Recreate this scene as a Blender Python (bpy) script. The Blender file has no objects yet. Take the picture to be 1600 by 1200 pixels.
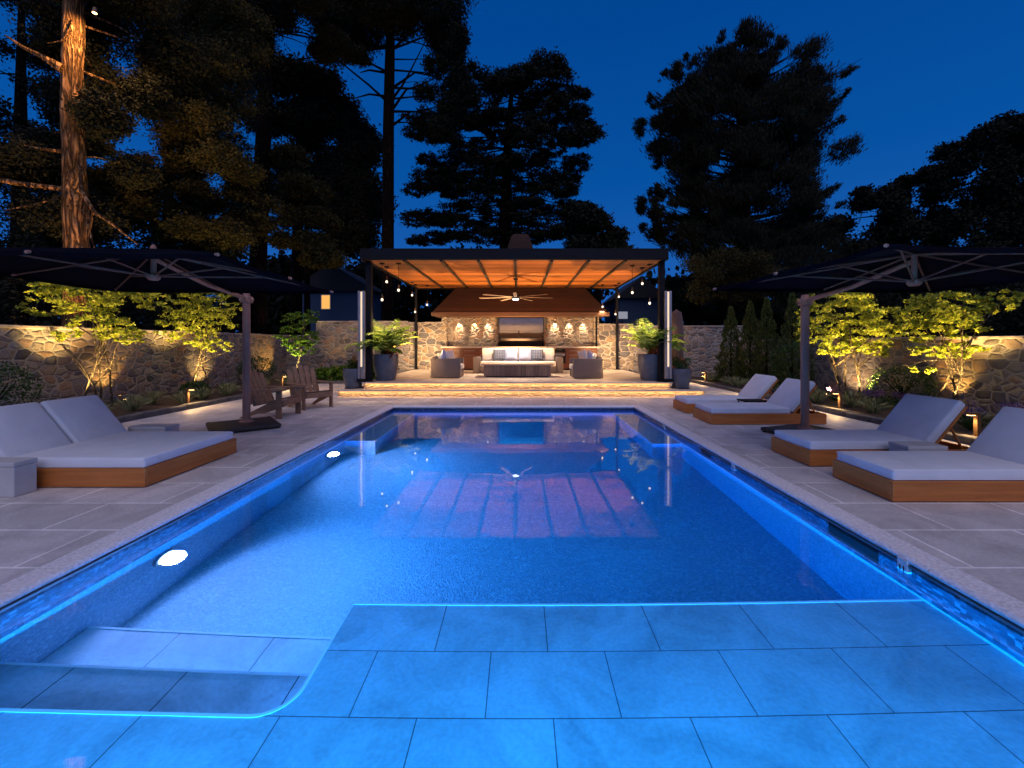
import bpy, bmesh, math, random
import numpy as np
from mathutils import Vector, Matrix, Euler, Quaternion
R = math.radians
rng = np.random.default_rng(7); random.seed(7)
sc = bpy.context.scene
col = sc.collection
FOC = 650.0

def P(px, py, Y):
    """pixel of the photograph and a distance -> world point"""
    return Vector(((px-813)/FOC*Y, Y, 1.5-(py-537)/FOC*Y))

# ------------------------------------------------------------------ materials
def mat_new(name):
    m = bpy.data.materials.new(name); m.use_nodes = True
    nt = m.node_tree; nt.nodes.clear()
    out = nt.nodes.new('ShaderNodeOutputMaterial')
    b = nt.nodes.new('ShaderNodeBsdfPrincipled')
    nt.links.new(b.outputs[0], out.inputs[0])
    return m, nt, b, out
def N(nt, typ, **kw):
    n = nt.nodes.new(typ)
    for k, v in kw.items():
        if k.startswith('i_'):
            key = k[2:]
            key = int(key) if key.isdigit() else key.replace('_', ' ')
            n.inputs[key].default_value = v
        else: setattr(n, k, v)
    return n
def L(nt, a, b): nt.links.new(a, b)
def ramp(nt, stops, interp='LINEAR'):
    r = nt.nodes.new('ShaderNodeValToRGB'); cr = r.color_ramp; cr.interpolation = interp
    while len(cr.elements) < len(stops): cr.elements.new(0.5)
    for e, (p, c) in zip(cr.elements, stops):
        e.position = p; e.color = (c[0], c[1], c[2], 1)
    return r
def coords(nt, scale=(1,1,1), loc=(0,0,0), rot=(0,0,0)):
    t = N(nt, 'ShaderNodeTexCoord'); m = N(nt, 'ShaderNodeMapping')
    m.inputs['Scale'].default_value = scale; m.inputs['Location'].default_value = loc
    m.inputs['Rotation'].default_value = rot
    L(nt, t.outputs['Object'], m.inputs[0]); return m.outputs[0]
def mixc(nt, fac, a, b, blend='MIX'):
    m = N(nt, 'ShaderNodeMix', data_type='RGBA', blend_type=blend)
    for s, v in ((m.inputs['Factor'], fac), (m.inputs[6], a), (m.inputs[7], b)):
        if hasattr(v, 'is_linked') or isinstance(v, bpy.types.NodeSocket): L(nt, v, s)
        elif isinstance(v, (int, float)): s.default_value = v
        else: s.default_value = (v[0], v[1], v[2], 1)
    return m.outputs[2]
def bump(nt, b, h, strength=.3, dist=.01):
    n = N(nt, 'ShaderNodeBump'); n.inputs['Strength'].default_value = strength
    n.inputs['Distance'].default_value = dist
    L(nt, h, n.inputs['Height']); L(nt, n.outputs[0], b.inputs['Normal']); return n

def m_simple(name, c, rough=.6, metal=0, var=.15, scale=8, bmp=.1, spec=.5):
    m, nt, b, o = mat_new(name)
    n = N(nt, 'ShaderNodeTexNoise'); n.inputs['Scale'].default_value = scale; n.inputs['Detail'].default_value = 5
    L(nt, coords(nt), n.inputs[0])
    r = ramp(nt, [(.3, [x*(1-var) for x in c]), (.7, [min(1, x*(1+var)) for x in c])])
    L(nt, n.outputs[0], r.inputs[0]); L(nt, r.outputs[0], b.inputs['Base Color'])
    b.inputs['Roughness'].default_value = rough; b.inputs['Metallic'].default_value = metal
    b.inputs['Specular IOR Level'].default_value = spec
    if bmp: bump(nt, b, n.outputs[0], bmp, .01)
    return m
def m_wood(name, c1, c2, axis=0, scale=6, rough=.55, board=0, baxis=1, var=.5):
    m, nt, b, o = mat_new(name)
    s = [scale*4]*3; s[axis] = scale*.25
    n = N(nt, 'ShaderNodeTexNoise'); n.inputs['Scale'].default_value = 1; n.inputs['Detail'].default_value = 6
    n.inputs['Distortion'].default_value = .6
    L(nt, coords(nt, tuple(s)), n.inputs[0])
    r = ramp(nt, [(.25, c2), (.72, c1)]); L(nt, n.outputs[0], r.inputs[0])
    colr = r.outputs[0]; h = n.outputs[0]
    if board:
        sep = N(nt, 'ShaderNodeSeparateXYZ'); L(nt, coords(nt), sep.inputs[0])
        d = N(nt, 'ShaderNodeMath', operation='DIVIDE'); d.inputs[1].default_value = board
        L(nt, sep.outputs[baxis], d.inputs[0])
        fr = N(nt, 'ShaderNodeMath', operation='FRACT'); L(nt, d.outputs[0], fr.inputs[0])
        fl = N(nt, 'ShaderNodeMath', operation='FLOOR'); L(nt, d.outputs[0], fl.inputs[0])
        wn = N(nt, 'ShaderNodeTexWhiteNoise', noise_dimensions='1D'); L(nt, fl.outputs[0], wn.inputs['W'])
        rr = ramp(nt, [(0, (1-var,)*3), (1, (1,1,1))]); L(nt, wn.outputs['Value'], rr.inputs[0])
        colr = mixc(nt, 1.0, colr, rr.outputs[0], 'MULTIPLY')
        gp = ramp(nt, [(0, (0,0,0)), (.05, (1,1,1)), (.95, (1,1,1)), (1, (0,0,0))]); L(nt, fr.outputs[0], gp.inputs[0])
        colr = mixc(nt, gp.outputs[0], (c2[0]*.25, c2[1]*.25, c2[2]*.25), colr)
        h = gp.outputs[0]
    L(nt, colr, b.inputs['Base Color']); b.inputs['Roughness'].default_value = rough
    bump(nt, b, h, .35, .004)
    return m
def m_stone(name, mortar=(.50,.45,.39), pal=None, sx=3.7, sz=6.0, seed=0):
    m, nt, b, o = mat_new(name)
    pal = pal or [(0, (.10,.095,.10)), (.15, (.40,.32,.25)), (.3, (.18,.17,.17)), (.45, (.46,.39,.32)), (.58, (.26,.25,.25)), (.72, (.46,.30,.19)), (.86, (.38,.35,.32)), (1, (.14,.13,.15))]
    c = coords(nt, (sx, sx, sz), (seed, seed*.7, seed*.3))
    nz = N(nt, 'ShaderNodeTexNoise'); nz.inputs['Scale'].default_value = 1.3; nz.inputs['Detail'].default_value = 3
    L(nt, c, nz.inputs[0])
    sub = N(nt, 'ShaderNodeVectorMath', operation='SUBTRACT'); sub.inputs[1].default_value = (.5,.5,.5); L(nt, nz.outputs['Color'], sub.inputs[0])
    scl = N(nt, 'ShaderNodeVectorMath', operation='SCALE'); scl.inputs['Scale'].default_value = .30; L(nt, sub.outputs[0], scl.inputs[0])
    add = N(nt, 'ShaderNodeVectorMath', operation='ADD'); L(nt, c, add.inputs[0]); L(nt, scl.outputs[0], add.inputs[1])
    v = N(nt, 'ShaderNodeTexVoronoi', feature='F1', distance='CHEBYCHEV'); v.inputs['Randomness'].default_value = .9
    e = N(nt, 'ShaderNodeTexVoronoi', feature='F1'); e2 = N(nt, 'ShaderNodeTexVoronoi', feature='DISTANCE_TO_EDGE')
    v = e
    for q in (v, e2):
        q.inputs['Scale'].default_value = 1.0; q.inputs['Randomness'].default_value = .85; L(nt, add.outputs[0], q.inputs['Vector'])
    fine = N(nt, 'ShaderNodeTexNoise'); fine.inputs['Scale'].default_value = 14; fine.inputs['Detail'].default_value = 6; L(nt, c, fine.inputs[0])
    sep = N(nt, 'ShaderNodeSeparateColor'); L(nt, v.outputs['Color'], sep.inputs[0])
    r = ramp(nt, pal); L(nt, sep.outputs[0], r.inputs[0])
    fr = ramp(nt, [(.3, (.45,.45,.45)), (.7, (1.25,1.25,1.25))]); L(nt, fine.outputs[0], fr.inputs[0])
    st = mixc(nt, 1.0, r.outputs[0], fr.outputs[0], 'MULTIPLY')
    # mortar mask with an uneven width
    ad = N(nt, 'ShaderNodeMath', operation='MULTIPLY_ADD'); ad.inputs[1].default_value = .07; ad.inputs[2].default_value = -.035
    L(nt, fine.outputs[0], ad.inputs[0])
    sm = N(nt, 'ShaderNodeMath', operation='ADD'); L(nt, e2.outputs['Distance'], sm.inputs[0]); L(nt, ad.outputs[0], sm.inputs[1])
    mk = ramp(nt, [(.035, (0,0,0)), (.055, (1,1,1))]); L(nt, sm.outputs[0], mk.inputs[0])
    mo = mixc(nt, fine.outputs[0], [x*.7 for x in mortar], mortar)
    L(nt, mixc(nt, mk.outputs[0], mo, st), b.inputs['Base Color'])
    b.inputs['Roughness'].default_value = .85
    hh = ramp(nt, [(.02, (0,0,0)), (.2, (1,1,1))]); L(nt, sm.outputs[0], hh.inputs[0])
    ha = N(nt, 'ShaderNodeMath', operation='MULTIPLY_ADD'); ha.inputs[1].default_value = .35
    L(nt, fine.outputs[0], ha.inputs[0]); L(nt, hh.outputs[0], ha.inputs[2])
    bump(nt, b, ha.outputs[0], .9, .05)
    return m
def m_slab(name, c, w, h, off=(0,0), joint=(.5,.47,.45), jw=.006, rough=.6, var=.12, mott=.2, offset=.5, ax=None, bstr=.25):
    """stone paving: slabs w x h metres with thin joints"""
    m, nt, b, o = mat_new(name)
    cc = coords(nt, (1,1,1), (-off[0], -off[1], 0))
    br = N(nt, 'ShaderNodeTexBrick', offset=offset, squash=1)
    br.inputs['Scale'].default_value = 1; br.inputs['Mortar Size'].default_value = jw
    br.inputs['Mortar Smooth'].default_value = .3; br.inputs['Brick Width'].default_value = w; br.inputs['Row Height'].default_value = h
    br.inputs['Color1'].default_value = (*[x*(1-var) for x in c], 1); br.inputs['Color2'].default_value = (*[min(1,x*(1+var)) for x in c], 1)
    br.inputs['Mortar'].default_value = (*joint, 1); br.inputs['Bias'].default_value = 0
    L(nt, cc, br.inputs[0])
    n = N(nt, 'ShaderNodeTexNoise'); n.inputs['Scale'].default_value = 2.2; n.inputs['Detail'].default_value = 8; n.inputs['Roughness'].default_value = .65
    n.inputs['Distortion'].default_value = .8
    L(nt, cc, n.inputs[0])
    rr = ramp(nt, [(.3, (1-mott*1.4,)*3), (.6, (1+mott*.5,)*3)]); L(nt, n.outputs[0], rr.inputs[0])
    f = N(nt, 'ShaderNodeTexNoise'); f.inputs['Scale'].default_value = 40; f.inputs['Detail'].default_value = 4; L(nt, cc, f.inputs[0])
    fr = ramp(nt, [(.3, (.88,)*3), (.7, (1.08,)*3)]); L(nt, f.outputs[0], fr.inputs[0])
    c1 = mixc(nt, 1, br.outputs[0], rr.outputs[0], 'MULTIPLY'); c2 = mixc(nt, 1, c1, fr.outputs[0], 'MULTIPLY')
    L(nt, c2, b.inputs['Base Color'])
    rg = N(nt, 'ShaderNodeMapRange'); rg.inputs[3].default_value = rough-.12; rg.inputs[4].default_value = rough+.12
    L(nt, n.outputs[0], rg.inputs[0]); L(nt, rg.outputs[0], b.inputs['Roughness'])
    iv = N(nt, 'ShaderNodeMath', operation='MULTIPLY_ADD'); iv.inputs[1].default_value = -1; L(nt, br.outputs['Fac'], iv.inputs[0])
    nn = N(nt, 'ShaderNodeMath', operation='MULTIPLY'); nn.inputs[1].default_value = .35; L(nt, n.outputs[0], nn.inputs[0]); L(nt, nn.outputs[0], iv.inputs[2])
    bump(nt, b, iv.outputs[0], bstr, .01)
    return m
def m_leaf(name, dark, light, trans=.35, rough=.5):
    m, nt, b, o = mat_new(name)
    a = N(nt, 'ShaderNodeAttribute', attribute_name='tone')
    r = ramp(nt, [(0, dark), (1, light)]); L(nt, a.outputs['Fac'], r.inputs[0]); L(nt, r.outputs[0], b.inputs['Base Color'])
    b.inputs['Roughness'].default_value = rough; b.inputs['Specular IOR Level'].default_value = .25
    if trans:
        t = N(nt, 'ShaderNodeBsdfTranslucent'); L(nt, r.outputs[0], t.inputs[0])
        mx = N(nt, 'ShaderNodeMixShader'); mx.inputs[0].default_value = trans
        L(nt, b.outputs[0], mx.inputs[1]); L(nt, t.outputs[0], mx.inputs[2]); L(nt, mx.outputs[0], o.inputs[0])
    return m
def m_emit(name, c, s):
    m, nt, b, o = mat_new(name)
    nt.nodes.remove(b); e = N(nt, 'ShaderNodeEmission'); e.inputs[0].default_value = (*c, 1); e.inputs[1].default_value = s
    L(nt, e.outputs[0], o.inputs[0]); return m
def m_bark(name, c, scale=3):
    m, nt, b, o = mat_new(name)
    n = N(nt, 'ShaderNodeTexNoise'); n.inputs['Scale'].default_value = 1; n.inputs['Detail'].default_value = 8; n.inputs['Distortion'].default_value = .9
    cc = coords(nt, (scale*3, scale*3, scale*.5)); L(nt, cc, n.inputs[0])
    ad = N(nt, 'ShaderNodeVectorMath', operation='MULTIPLY_ADD'); ad.inputs[1].default_value = (1.6,1.6,1.6); L(nt, n.outputs['Color'], ad.inputs[0]); L(nt, cc, ad.inputs[2])
    v = N(nt, 'ShaderNodeTexVoronoi', feature='DISTANCE_TO_EDGE'); v.inputs['Scale'].default_value = 1.9; L(nt, ad.outputs[0], v.inputs['Vector'])
    vr = ramp(nt, [(0, (.12,.12,.12)), (.28, (1,1,1))]); L(nt, v.outputs['Distance'], vr.inputs[0])
    r = ramp(nt, [(.3, [x*.3 for x in c]), (.65, c)]); L(nt, n.outputs[0], r.inputs[0])
    L(nt, mixc(nt, 1, r.outputs[0], vr.outputs[0], 'MULTIPLY'), b.inputs['Base Color'])
    b.inputs['Roughness'].default_value = .95; b.inputs['Specular IOR Level'].default_value = .1
    h = N(nt, 'ShaderNodeMath', operation='ADD'); L(nt, vr.outputs[0], h.inputs[0]); L(nt, n.outputs[0], h.inputs[1])
    bump(nt, b, h.outputs[0], 1.0, .09); return m
def m_fabric(name, c, weave=260, rough=.9, var=.06, pattern=None):
    m, nt, b, o = mat_new(name)
    n = N(nt, 'ShaderNodeTexNoise'); n.inputs['Scale'].default_value = weave; n.inputs['Detail'].default_value = 2; L(nt, coords(nt), n.inputs[0])
    n2 = N(nt, 'ShaderNodeTexNoise'); n2.inputs['Scale'].default_value = 3.5; n2.inputs['Detail'].default_value = 4; L(nt, coords(nt), n2.inputs[0])
    r = ramp(nt, [(.3, [x*(1-var) for x in c]), (.7, [min(1,x*(1+var)) for x in c])]); L(nt, n2.outputs[0], r.inputs[0])
    cr = r.outputs[0]
    if pattern:
        ch = N(nt, 'ShaderNodeTexChecker'); ch.inputs['Scale'].default_value = 22; L(nt, coords(nt, rot=(0, R(45), 0)), ch.inputs[0])
        cr = mixc(nt, ch.outputs['Fac'], cr, pattern)
    L(nt, cr, b.inputs['Base Color']); b.inputs['Roughness'].default_value = rough; b.inputs['Sheen Weight'].default_value = .15
    s = N(nt, 'ShaderNodeMath', operation='MULTIPLY_ADD'); s.inputs[1].default_value = 16; L(nt, n2.outputs[0], s.inputs[0]); L(nt, n.outputs[0], s.inputs[2])
    bump(nt, b, s.outputs[0], .35, .004); return m

M = {}
M['deck'] = m_slab('deck stone', (.62,.585,.57), .92, .565, (3.5-.46, 3.35), joint=(.98,.94,.92), jw=.011, rough=.55, mott=.2, var=.09)
M['coping'] = m_simple('tumbled coping stone', (.78,.75,.77), .75, var=.18, scale=45, bmp=.8)
M['platform'] = m_slab('terrace stone', (.62,.53,.44), .9, .6, joint=(.33,.29,.25), jw=.006, rough=.5)
M['riser'] = m_stone('step riser stone', mortar=(.5,.42,.3), sx=3.2, sz=11, seed=3, pal=[(0,(.55,.45,.3)),(.5,(.4,.33,.26)),(1,(.62,.5,.34))])
M['wall'] = m_stone('garden wall fieldstone')
M['wall2'] = m_stone('pale mortar fieldstone', mortar=(.60,.52,.42), sx=2.5, sz=4.6, seed=5, pal=[(0,(.12,.11,.11)),(.2,(.32,.26,.21)),(.4,(.17,.17,.18)),(.6,(.40,.31,.22)),(.8,(.22,.20,.20)),(1,(.46,.33,.17))])
M['wall3'] = m_stone('kitchen stone', mortar=(.45,.38,.31), sx=3.6, sz=6, seed=9, pal=[(0,(.12,.11,.11)),(.25,(.36,.28,.22)),(.45,(.20,.19,.19)),(.65,(.42,.26,.16)),(1,(.30,.27,.25))])
M['cap'] = m_simple('wall cap stone', (.34,.29,.25), .8, var=.3, scale=5, bmp=.4)
M['curb'] = m_simple('dark curb stone', (.10,.10,.105), .8, var=.35, scale=7, bmp=.6)
M['mulch'] = m_simple('mulch', (.045,.028,.02), .95, var=.6, scale=30, bmp=1)
M['ground'] = m_simple('dark lawn', (.018,.026,.012), .95, var=.4, scale=4, bmp=.5)
M['teak'] = m_wood('teak', (.56,.19,.038), (.36,.10,.018), 0, 7, .5)
M['teak_y'] = m_wood('teak crosswise', (.56,.19,.038), (.36,.10,.018), 1, 7, .5)
M['cushion'] = m_fabric('outdoor cushion cloth', (.66,.70,.78), 300)
M['oldwood'] = m_wood('weathered chair wood', (.34,.19,.11), (.17,.10,.06), 0, 6, .7)
M['cedar'] = m_wood('cedar ceiling', (.62,.22,.05), (.40,.125,.024), 0, 3, .45, board=.29, baxis=1, var=.7)
M['steel_dark'] = m_simple('dark bronze steel', (.005,.005,.008), .7, .0, var=.1, bmp=0, spec=.2)
M['rafter'] = m_simple('black painted rafter', (.012,.010,.008), .5, bmp=0)
M['bronze'] = m_simple('umbrella bronze metal', (.34,.16,.11), .5, .0, var=.1, bmp=0)
M['ribs'] = m_simple('parasol rib metal', (.15,.07,.05), .5, 0, bmp=0)
M['canvas'] = m_fabric('navy canopy canvas', (.005,.005,.014), 200)
M['canvas'].node_tree.nodes['Principled BSDF'].inputs['Sheen Weight'].default_value = 0; M['canvas'].node_tree.nodes['Principled BSDF'].inputs['Specular IOR Level'].default_value = .1
M['baseplate'] = m_simple('umbrella base granite', (.03,.028,.028), .5, var=.3, scale=40)
M['rubber'] = m_simple('black rubber', (.01,.01,.01), .6, bmp=0)
M['concrete'] = m_simple('pale cast concrete', (.50,.50,.52), .7, var=.08, scale=5, bmp=.15)
M['pot'] = m_simple('slate blue glazed pot', (.085,.10,.14), .42, var=.2, scale=6, bmp=.1)
M['soil'] = m_simple('soil', (.03,.02,.015), .95, scale=20)
M['wicker'] = m_simple('brown wicker', (.13,.095,.085), .6, var=.4, scale=60, bmp=1)
M['cream'] = m_fabric('cream cloth', (.78,.70,.60), 220)
M['blue_cloth'] = m_fabric('pale blue cloth', (.40,.44,.62), 220)
M['navy_pat'] = m_fabric('navy diamond cloth', (.045,.055,.10), 220, pattern=(.20,.22,.30))
M['tablewood'] = m_wood('driftwood planks', (.34,.22,.15), (.16,.10,.07), 2, 5, .6, board=.14, baxis=0, var=.45)
M['tabletop'] = m_wood('driftwood top', (.50,.36,.24), (.36,.24,.15), 0, 5, .5)
M['cabinet'] = m_wood('mahogany cabinet', (.17,.042,.016), (.09,.022,.008), 0, 5, .4)
M['counter'] = m_simple('polished pale counter', (.55,.48,.42), .3, var=.1, scale=20, bmp=0)
M['stainless'] = m_simple('stainless steel', (.35,.35,.36), .3, .9, var=.05, bmp=0)
M['shingle'] = m_wood('cedar shingles', (.085,.030,.016), (.028,.011,.008), 0, 9, .8, board=.15, baxis=2, var=.4)
M['eave'] = m_wood('eave board', (.10,.042,.02), (.06,.026,.014), 0, 5, .6)
M['screen'] = m_simple('black glass screen', (.004,.004,.005), .03, var=0, bmp=0, spec=1.0)
M['screen'].node_tree.nodes['Principled BSDF'].inputs['Base Color'].default_value = (.4,.4,.42,1)
for l_ in list(M['screen'].node_tree.nodes['Principled BSDF'].inputs['Base Color'].links): M['screen'].node_tree.links.remove(l_)
M['screen'].node_tree.nodes['Principled BSDF'].inputs['Metallic'].default_value = 1
M['barkwarm'] = m_bark('redwood bark', (.50,.27,.13), 1.2)
M['barkdark'] = m_bark('dark bark', (.022,.011,.008), 2)
M['barkpale'] = m_bark('smooth pale bark', (.42,.34,.24), 6)
M['leafyel'] = m_leaf('bright tree leaf', (.13,.20,.02), (.42,.44,.05), .45)
M['leafgrn'] = m_leaf('green leaf', (.05,.13,.015), (.20,.34,.04), .4)
M['leafshrub'] = m_leaf('shrub leaf', (.015,.04,.010), (.05,.11,.02), .15)
M['leafconif'] = m_leaf('arborvitae spray', (.03,.05,.010), (.11,.13,.025), .15)
M['leafnight'] = m_leaf('far foliage', (.004,.006,.003), (.012,.014,.006), 0, .9)
M['leafolive'] = m_leaf('olive hanging foliage', (.012,.014,.004), (.075,.062,.016), .25, .8)
M['grassblade'] = m_leaf('variegated grass', (.08,.13,.04), (.40,.42,.24), .3)
M['purple'] = m_leaf('lavender flower', (.10,.05,.18), (.24,.14,.34), .3)
M['redleaf'] = m_leaf('red croton leaf', (.16,.03,.02), (.40,.12,.03), .3)
M['palm'] = m_leaf('palm frond', (.10,.22,.03), (.42,.50,.10), .4)
M['house'] = m_simple('far painted house wall', (.05,.09,.16), .8, bmp=0)
M['houseroof'] = m_simple('far house roof', (.03,.03,.035), .9)
M['white'] = m_simple('white plastic', (.7,.7,.68), .5, var=.03, bmp=0)
M['brass'] = m_simple('aged bronze lamp metal', (.16,.09,.045), .5, .4, bmp=0)
M['cover'] = m_fabric('brown parasol cover', (.11,.06,.055), 200)
M['e_warm'] = m_emit('warm lamp glow', (1,.55,.20), 14)
M['e_bulb'] = m_emit('pendant glow', (1,.80,.55), 2.6)
M['e_fan'] = m_emit('fan lamp glow', (.9,.95,1), 5)
M['e_step'] = m_emit('step strip glow', (1,.52,.16), 1.6)
M['e_col'] = m_emit('column strip glow', (1,.74,.52), 1.1)
M['e_pool'] = m_emit('pool lamp glow', (.75,.78,1), 30)
M['e_window'] = m_emit('lit far window', (1,.50,.12), 1.0)
M['e_sign'] = m_emit('lit far panel', (.6,.6,.75), .45)
# brushed metal column casing
M['brushed'] = m_simple('brushed metal casing', (.42,.38,.38), .38, .7, var=.06, bmp=0)

# pool finish: pebble plaster
def m_pebble():
    m, nt, b, o = mat_new('pebble pool finish')
    v = N(nt, 'ShaderNodeTexVoronoi'); v.inputs['Scale'].default_value = 55; L(nt, coords(nt), v.inputs['Vector'])
    sp = N(nt, 'ShaderNodeSeparateColor'); L(nt, v.outputs['Color'], sp.inputs[0])
    r = ramp(nt, [(0, (.38,.42,.46)), (.6, (.50,.53,.56)), (1, (.66,.68,.70))]); L(nt, sp.outputs[0], r.inputs[0])
    L(nt, r.outputs[0], b.inputs['Base Color']); b.inputs['Roughness'].default_value = .8
    bump(nt, b, v.outputs['Distance'], .5, .01); return m
M['pebble'] = m_pebble()
M['trim'] = m_simple('white tile trim', (.85,.86,.88), .4, var=.03, scale=30, bmp=0)
M['wtile'] = m_slab('dark waterline tile', (.035,.05,.07), .05, .05, joint=(.09,.10,.11), jw=.003, rough=.3, var=.4)
# the waterline tile is on vertical walls: a finer mosaic from voronoi cells
def m_mosaic():
    m, nt, b, o = mat_new('waterline mosaic')
    v = N(nt, 'ShaderNodeTexVoronoi'); v.inputs['Scale'].default_value = 28; v.inputs['Randomness'].default_value = .15
    L(nt, coords(nt), v.inputs['Vector']); sp = N(nt, 'ShaderNodeSeparateColor'); L(nt, v.outputs['Color'], sp.inputs[0])
    r = ramp(nt, [(0, (.03,.045,.075)), (.7, (.075,.11,.16)), (1, (.20,.24,.30))]); L(nt, sp.outputs[0], r.inputs[0])
    L(nt, r.outputs[0], b.inputs['Base Color']); b.inputs['Roughness'].default_value = .3; return m
M['wtile'] = m_mosaic()
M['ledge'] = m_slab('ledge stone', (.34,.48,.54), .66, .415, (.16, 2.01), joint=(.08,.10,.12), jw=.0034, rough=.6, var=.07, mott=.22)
M['tread'] = m_slab('pool tread stone', (.60,.62,.64), .66, .6, (-3.05, 1.9), joint=(.06,.07,.08), jw=.0045, rough=.6, var=.05, mott=.3, offset=.35)
def m_water():
    m, nt, b, o = mat_new('pool water')
    nt.nodes.remove(b)
    g = N(nt, 'ShaderNodeBsdfGlass'); g.inputs['IOR'].default_value = 1.333; g.inputs['Roughness'].default_value = 0
    n = N(nt, 'ShaderNodeTexNoise'); n.inputs['Scale'].default_value = 1.6; n.inputs['Detail'].default_value = 2; L(nt, coords(nt), n.inputs[0])
    bp = N(nt, 'ShaderNodeBump'); bp.inputs['Strength'].default_value = .08; bp.inputs['Distance'].default_value = .02
    L(nt, n.outputs[0], bp.inputs['Height']); L(nt, bp.outputs[0], g.inputs['Normal'])
    gl = N(nt, 'ShaderNodeBsdfGlossy'); gl.inputs['Roughness'].default_value = 0; L(nt, bp.outputs[0], gl.inputs['Normal'])
    mx = N(nt, 'ShaderNodeMixShader'); mx.inputs[0].default_value = .09
    L(nt, g.outputs[0], mx.inputs[1]); L(nt, gl.outputs[0], mx.inputs[2]); L(nt, mx.outputs[0], o.inputs['Surface'])
    va = N(nt, 'ShaderNodeVolumeAbsorption'); va.inputs['Color'].default_value = (0,.78,.945,1); va.inputs['Density'].default_value = .9
    L(nt, va.outputs[0], o.inputs['Volume']); return m
M['water'] = m_water()

# ------------------------------------------------------------------ mesh building
class MB:
    def __init__(s): s.bm = bmesh.new()
    def box(s, c, size, rot=None, bev=0, seg=2):
        r = bmesh.ops.create_cube(s.bm, size=1); vs = r['verts']
        mt = Matrix.Translation(Vector(c)) @ (rot.to_matrix().to_4x4() if rot else Matrix()) @ Matrix.Diagonal((*size, 1))
        bmesh.ops.transform(s.bm, matrix=mt, verts=vs)
        if bev:
            es = list({e for v in vs for e in v.link_edges})
            bmesh.ops.bevel(s.bm, geom=es, offset=bev, segments=seg, profile=.5, affect='EDGES', clamp_overlap=True)
        return s
    def rng(s, x0, x1, y0, y1, z0, z1, bev=0, seg=2):
        return s.box(((x0+x1)/2, (y0+y1)/2, (z0+z1)/2), (x1-x0, y1-y0, z1-z0), None, bev, seg)
    def tube(s, pts, rad, n=8, cap=True):
        pts = [Vector(p) for p in pts]
        if not hasattr(rad, '__len__'): rad = [rad]*len(pts)
        rings = []; up = None
        for i, p in enumerate(pts):
            d = (pts[min(i+1, len(pts)-1)]-pts[max(i-1, 0)]).normalized()
            if up is None: up = Vector((0,0,1)) if abs(d.z) < .9 else Vector((1,0,0))
            a = d.cross(up).normalized(); b_ = a.cross(d).normalized(); up = b_
            rings.append([s.bm.verts.new(p+(a*math.cos(2*math.pi*k/n)+b_*math.sin(2*math.pi*k/n))*rad[i]) for k in range(n)])
        for r0, r1 in zip(rings, rings[1:]):
            for k in range(n): s.bm.faces.new((r0[k], r0[(k+1)%n], r1[(k+1)%n], r1[k]))
        if cap:
            s.bm.faces.new(rings[0][::-1]); s.bm.faces.new(rings[-1])
        return s
    def lathe(s, c, prof, n=32, capb=True):
        rings = [[s.bm.verts.new((c[0]+r*math.cos(2*math.pi*k/n), c[1]+r*math.sin(2*math.pi*k/n), c[2]+z)) for k in range(n)] for r, z in prof]
        for r0, r1 in zip(rings, rings[1:]):
            for k in range(n): s.bm.faces.new((r0[k], r0[(k+1)%n], r1[(k+1)%n], r1[k]))
        if capb: s.bm.faces.new(rings[0][::-1])
        s.bm.faces.new(rings[-1]); return s
    def quad(s, *p):
        s.bm.faces.new([s.bm.verts.new(q) for q in p]); return s
    def prism(s, poly, axis, a0, a1):
        """poly = list of 2D points, extruded along axis (0,1,2) from a0 to a1"""
        def mk(p, a):
            v = [p[0], p[1]]; v.insert(axis, a); return s.bm.verts.new(v)
        A = [mk(p, a0) for p in poly]; B = [mk(p, a1) for p in poly]; n = len(poly)
        s.bm.faces.new(A); s.bm.faces.new(B[::-1])
        for k in range(n): s.bm.faces.new((A[k], B[k], B[(k+1)%n], A[(k+1)%n]))
        return s
    def build(s, name, mat, parent=None, smooth=False, loc=None):
        bmesh.ops.recalc_face_normals(s.bm, faces=s.bm.faces)
        me = bpy.data.meshes.new(name); s.bm.to_mesh(me); s.bm.free()
        if smooth:
            me.shade_smooth()
            try: me.set_sharp_from_angle(angle=R(40))
            except Exception: pass
        me.materials.append(M[mat] if isinstance(mat, str) else mat)
        o = bpy.data.objects.new(name, me); col.objects.link(o)
        if parent: o.parent = parent
        if loc: o.location = loc
        return o
def tag(o, label=None, cat=None, group=None, kind=None):
    if label: o['label'] = label
    if cat: o['category'] = cat
    if group: o['group'] = group
    if kind: o['kind'] = kind
    return o
def empty(name, loc, rz=0, label=None, cat=None, group=None):
    o = bpy.data.objects.new(name, None); col.objects.link(o); o.location = loc; o.rotation_euler = (0,0,rz)
    o.empty_display_size = .1
    return tag(o, label, cat, group)
def struct(o): o['kind'] = 'structure'; return o
def copy_tree(o, parent=None, **kw):
    c = o.copy(); col.objects.link(c)
    if parent: c.parent = parent
    for ch in o.children: copy_tree(ch, c)
    return c
def lamp(name, typ, loc, energy, color, parent=None, **kw):
    d = bpy.data.lights.new(name, typ); d.energy = energy; d.color = color
    tgt = kw.pop('to', None)
    for k, v in kw.items(): setattr(d, k, v)
    o = bpy.data.objects.new(name, d); col.objects.link(o); o.location = loc
    if tgt is not None:
        o.rotation_euler = (Vector(tgt)-Vector(loc)).to_track_quat('-Z', 'Y').to_euler()
    if parent: o.parent = parent
    return o

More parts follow.
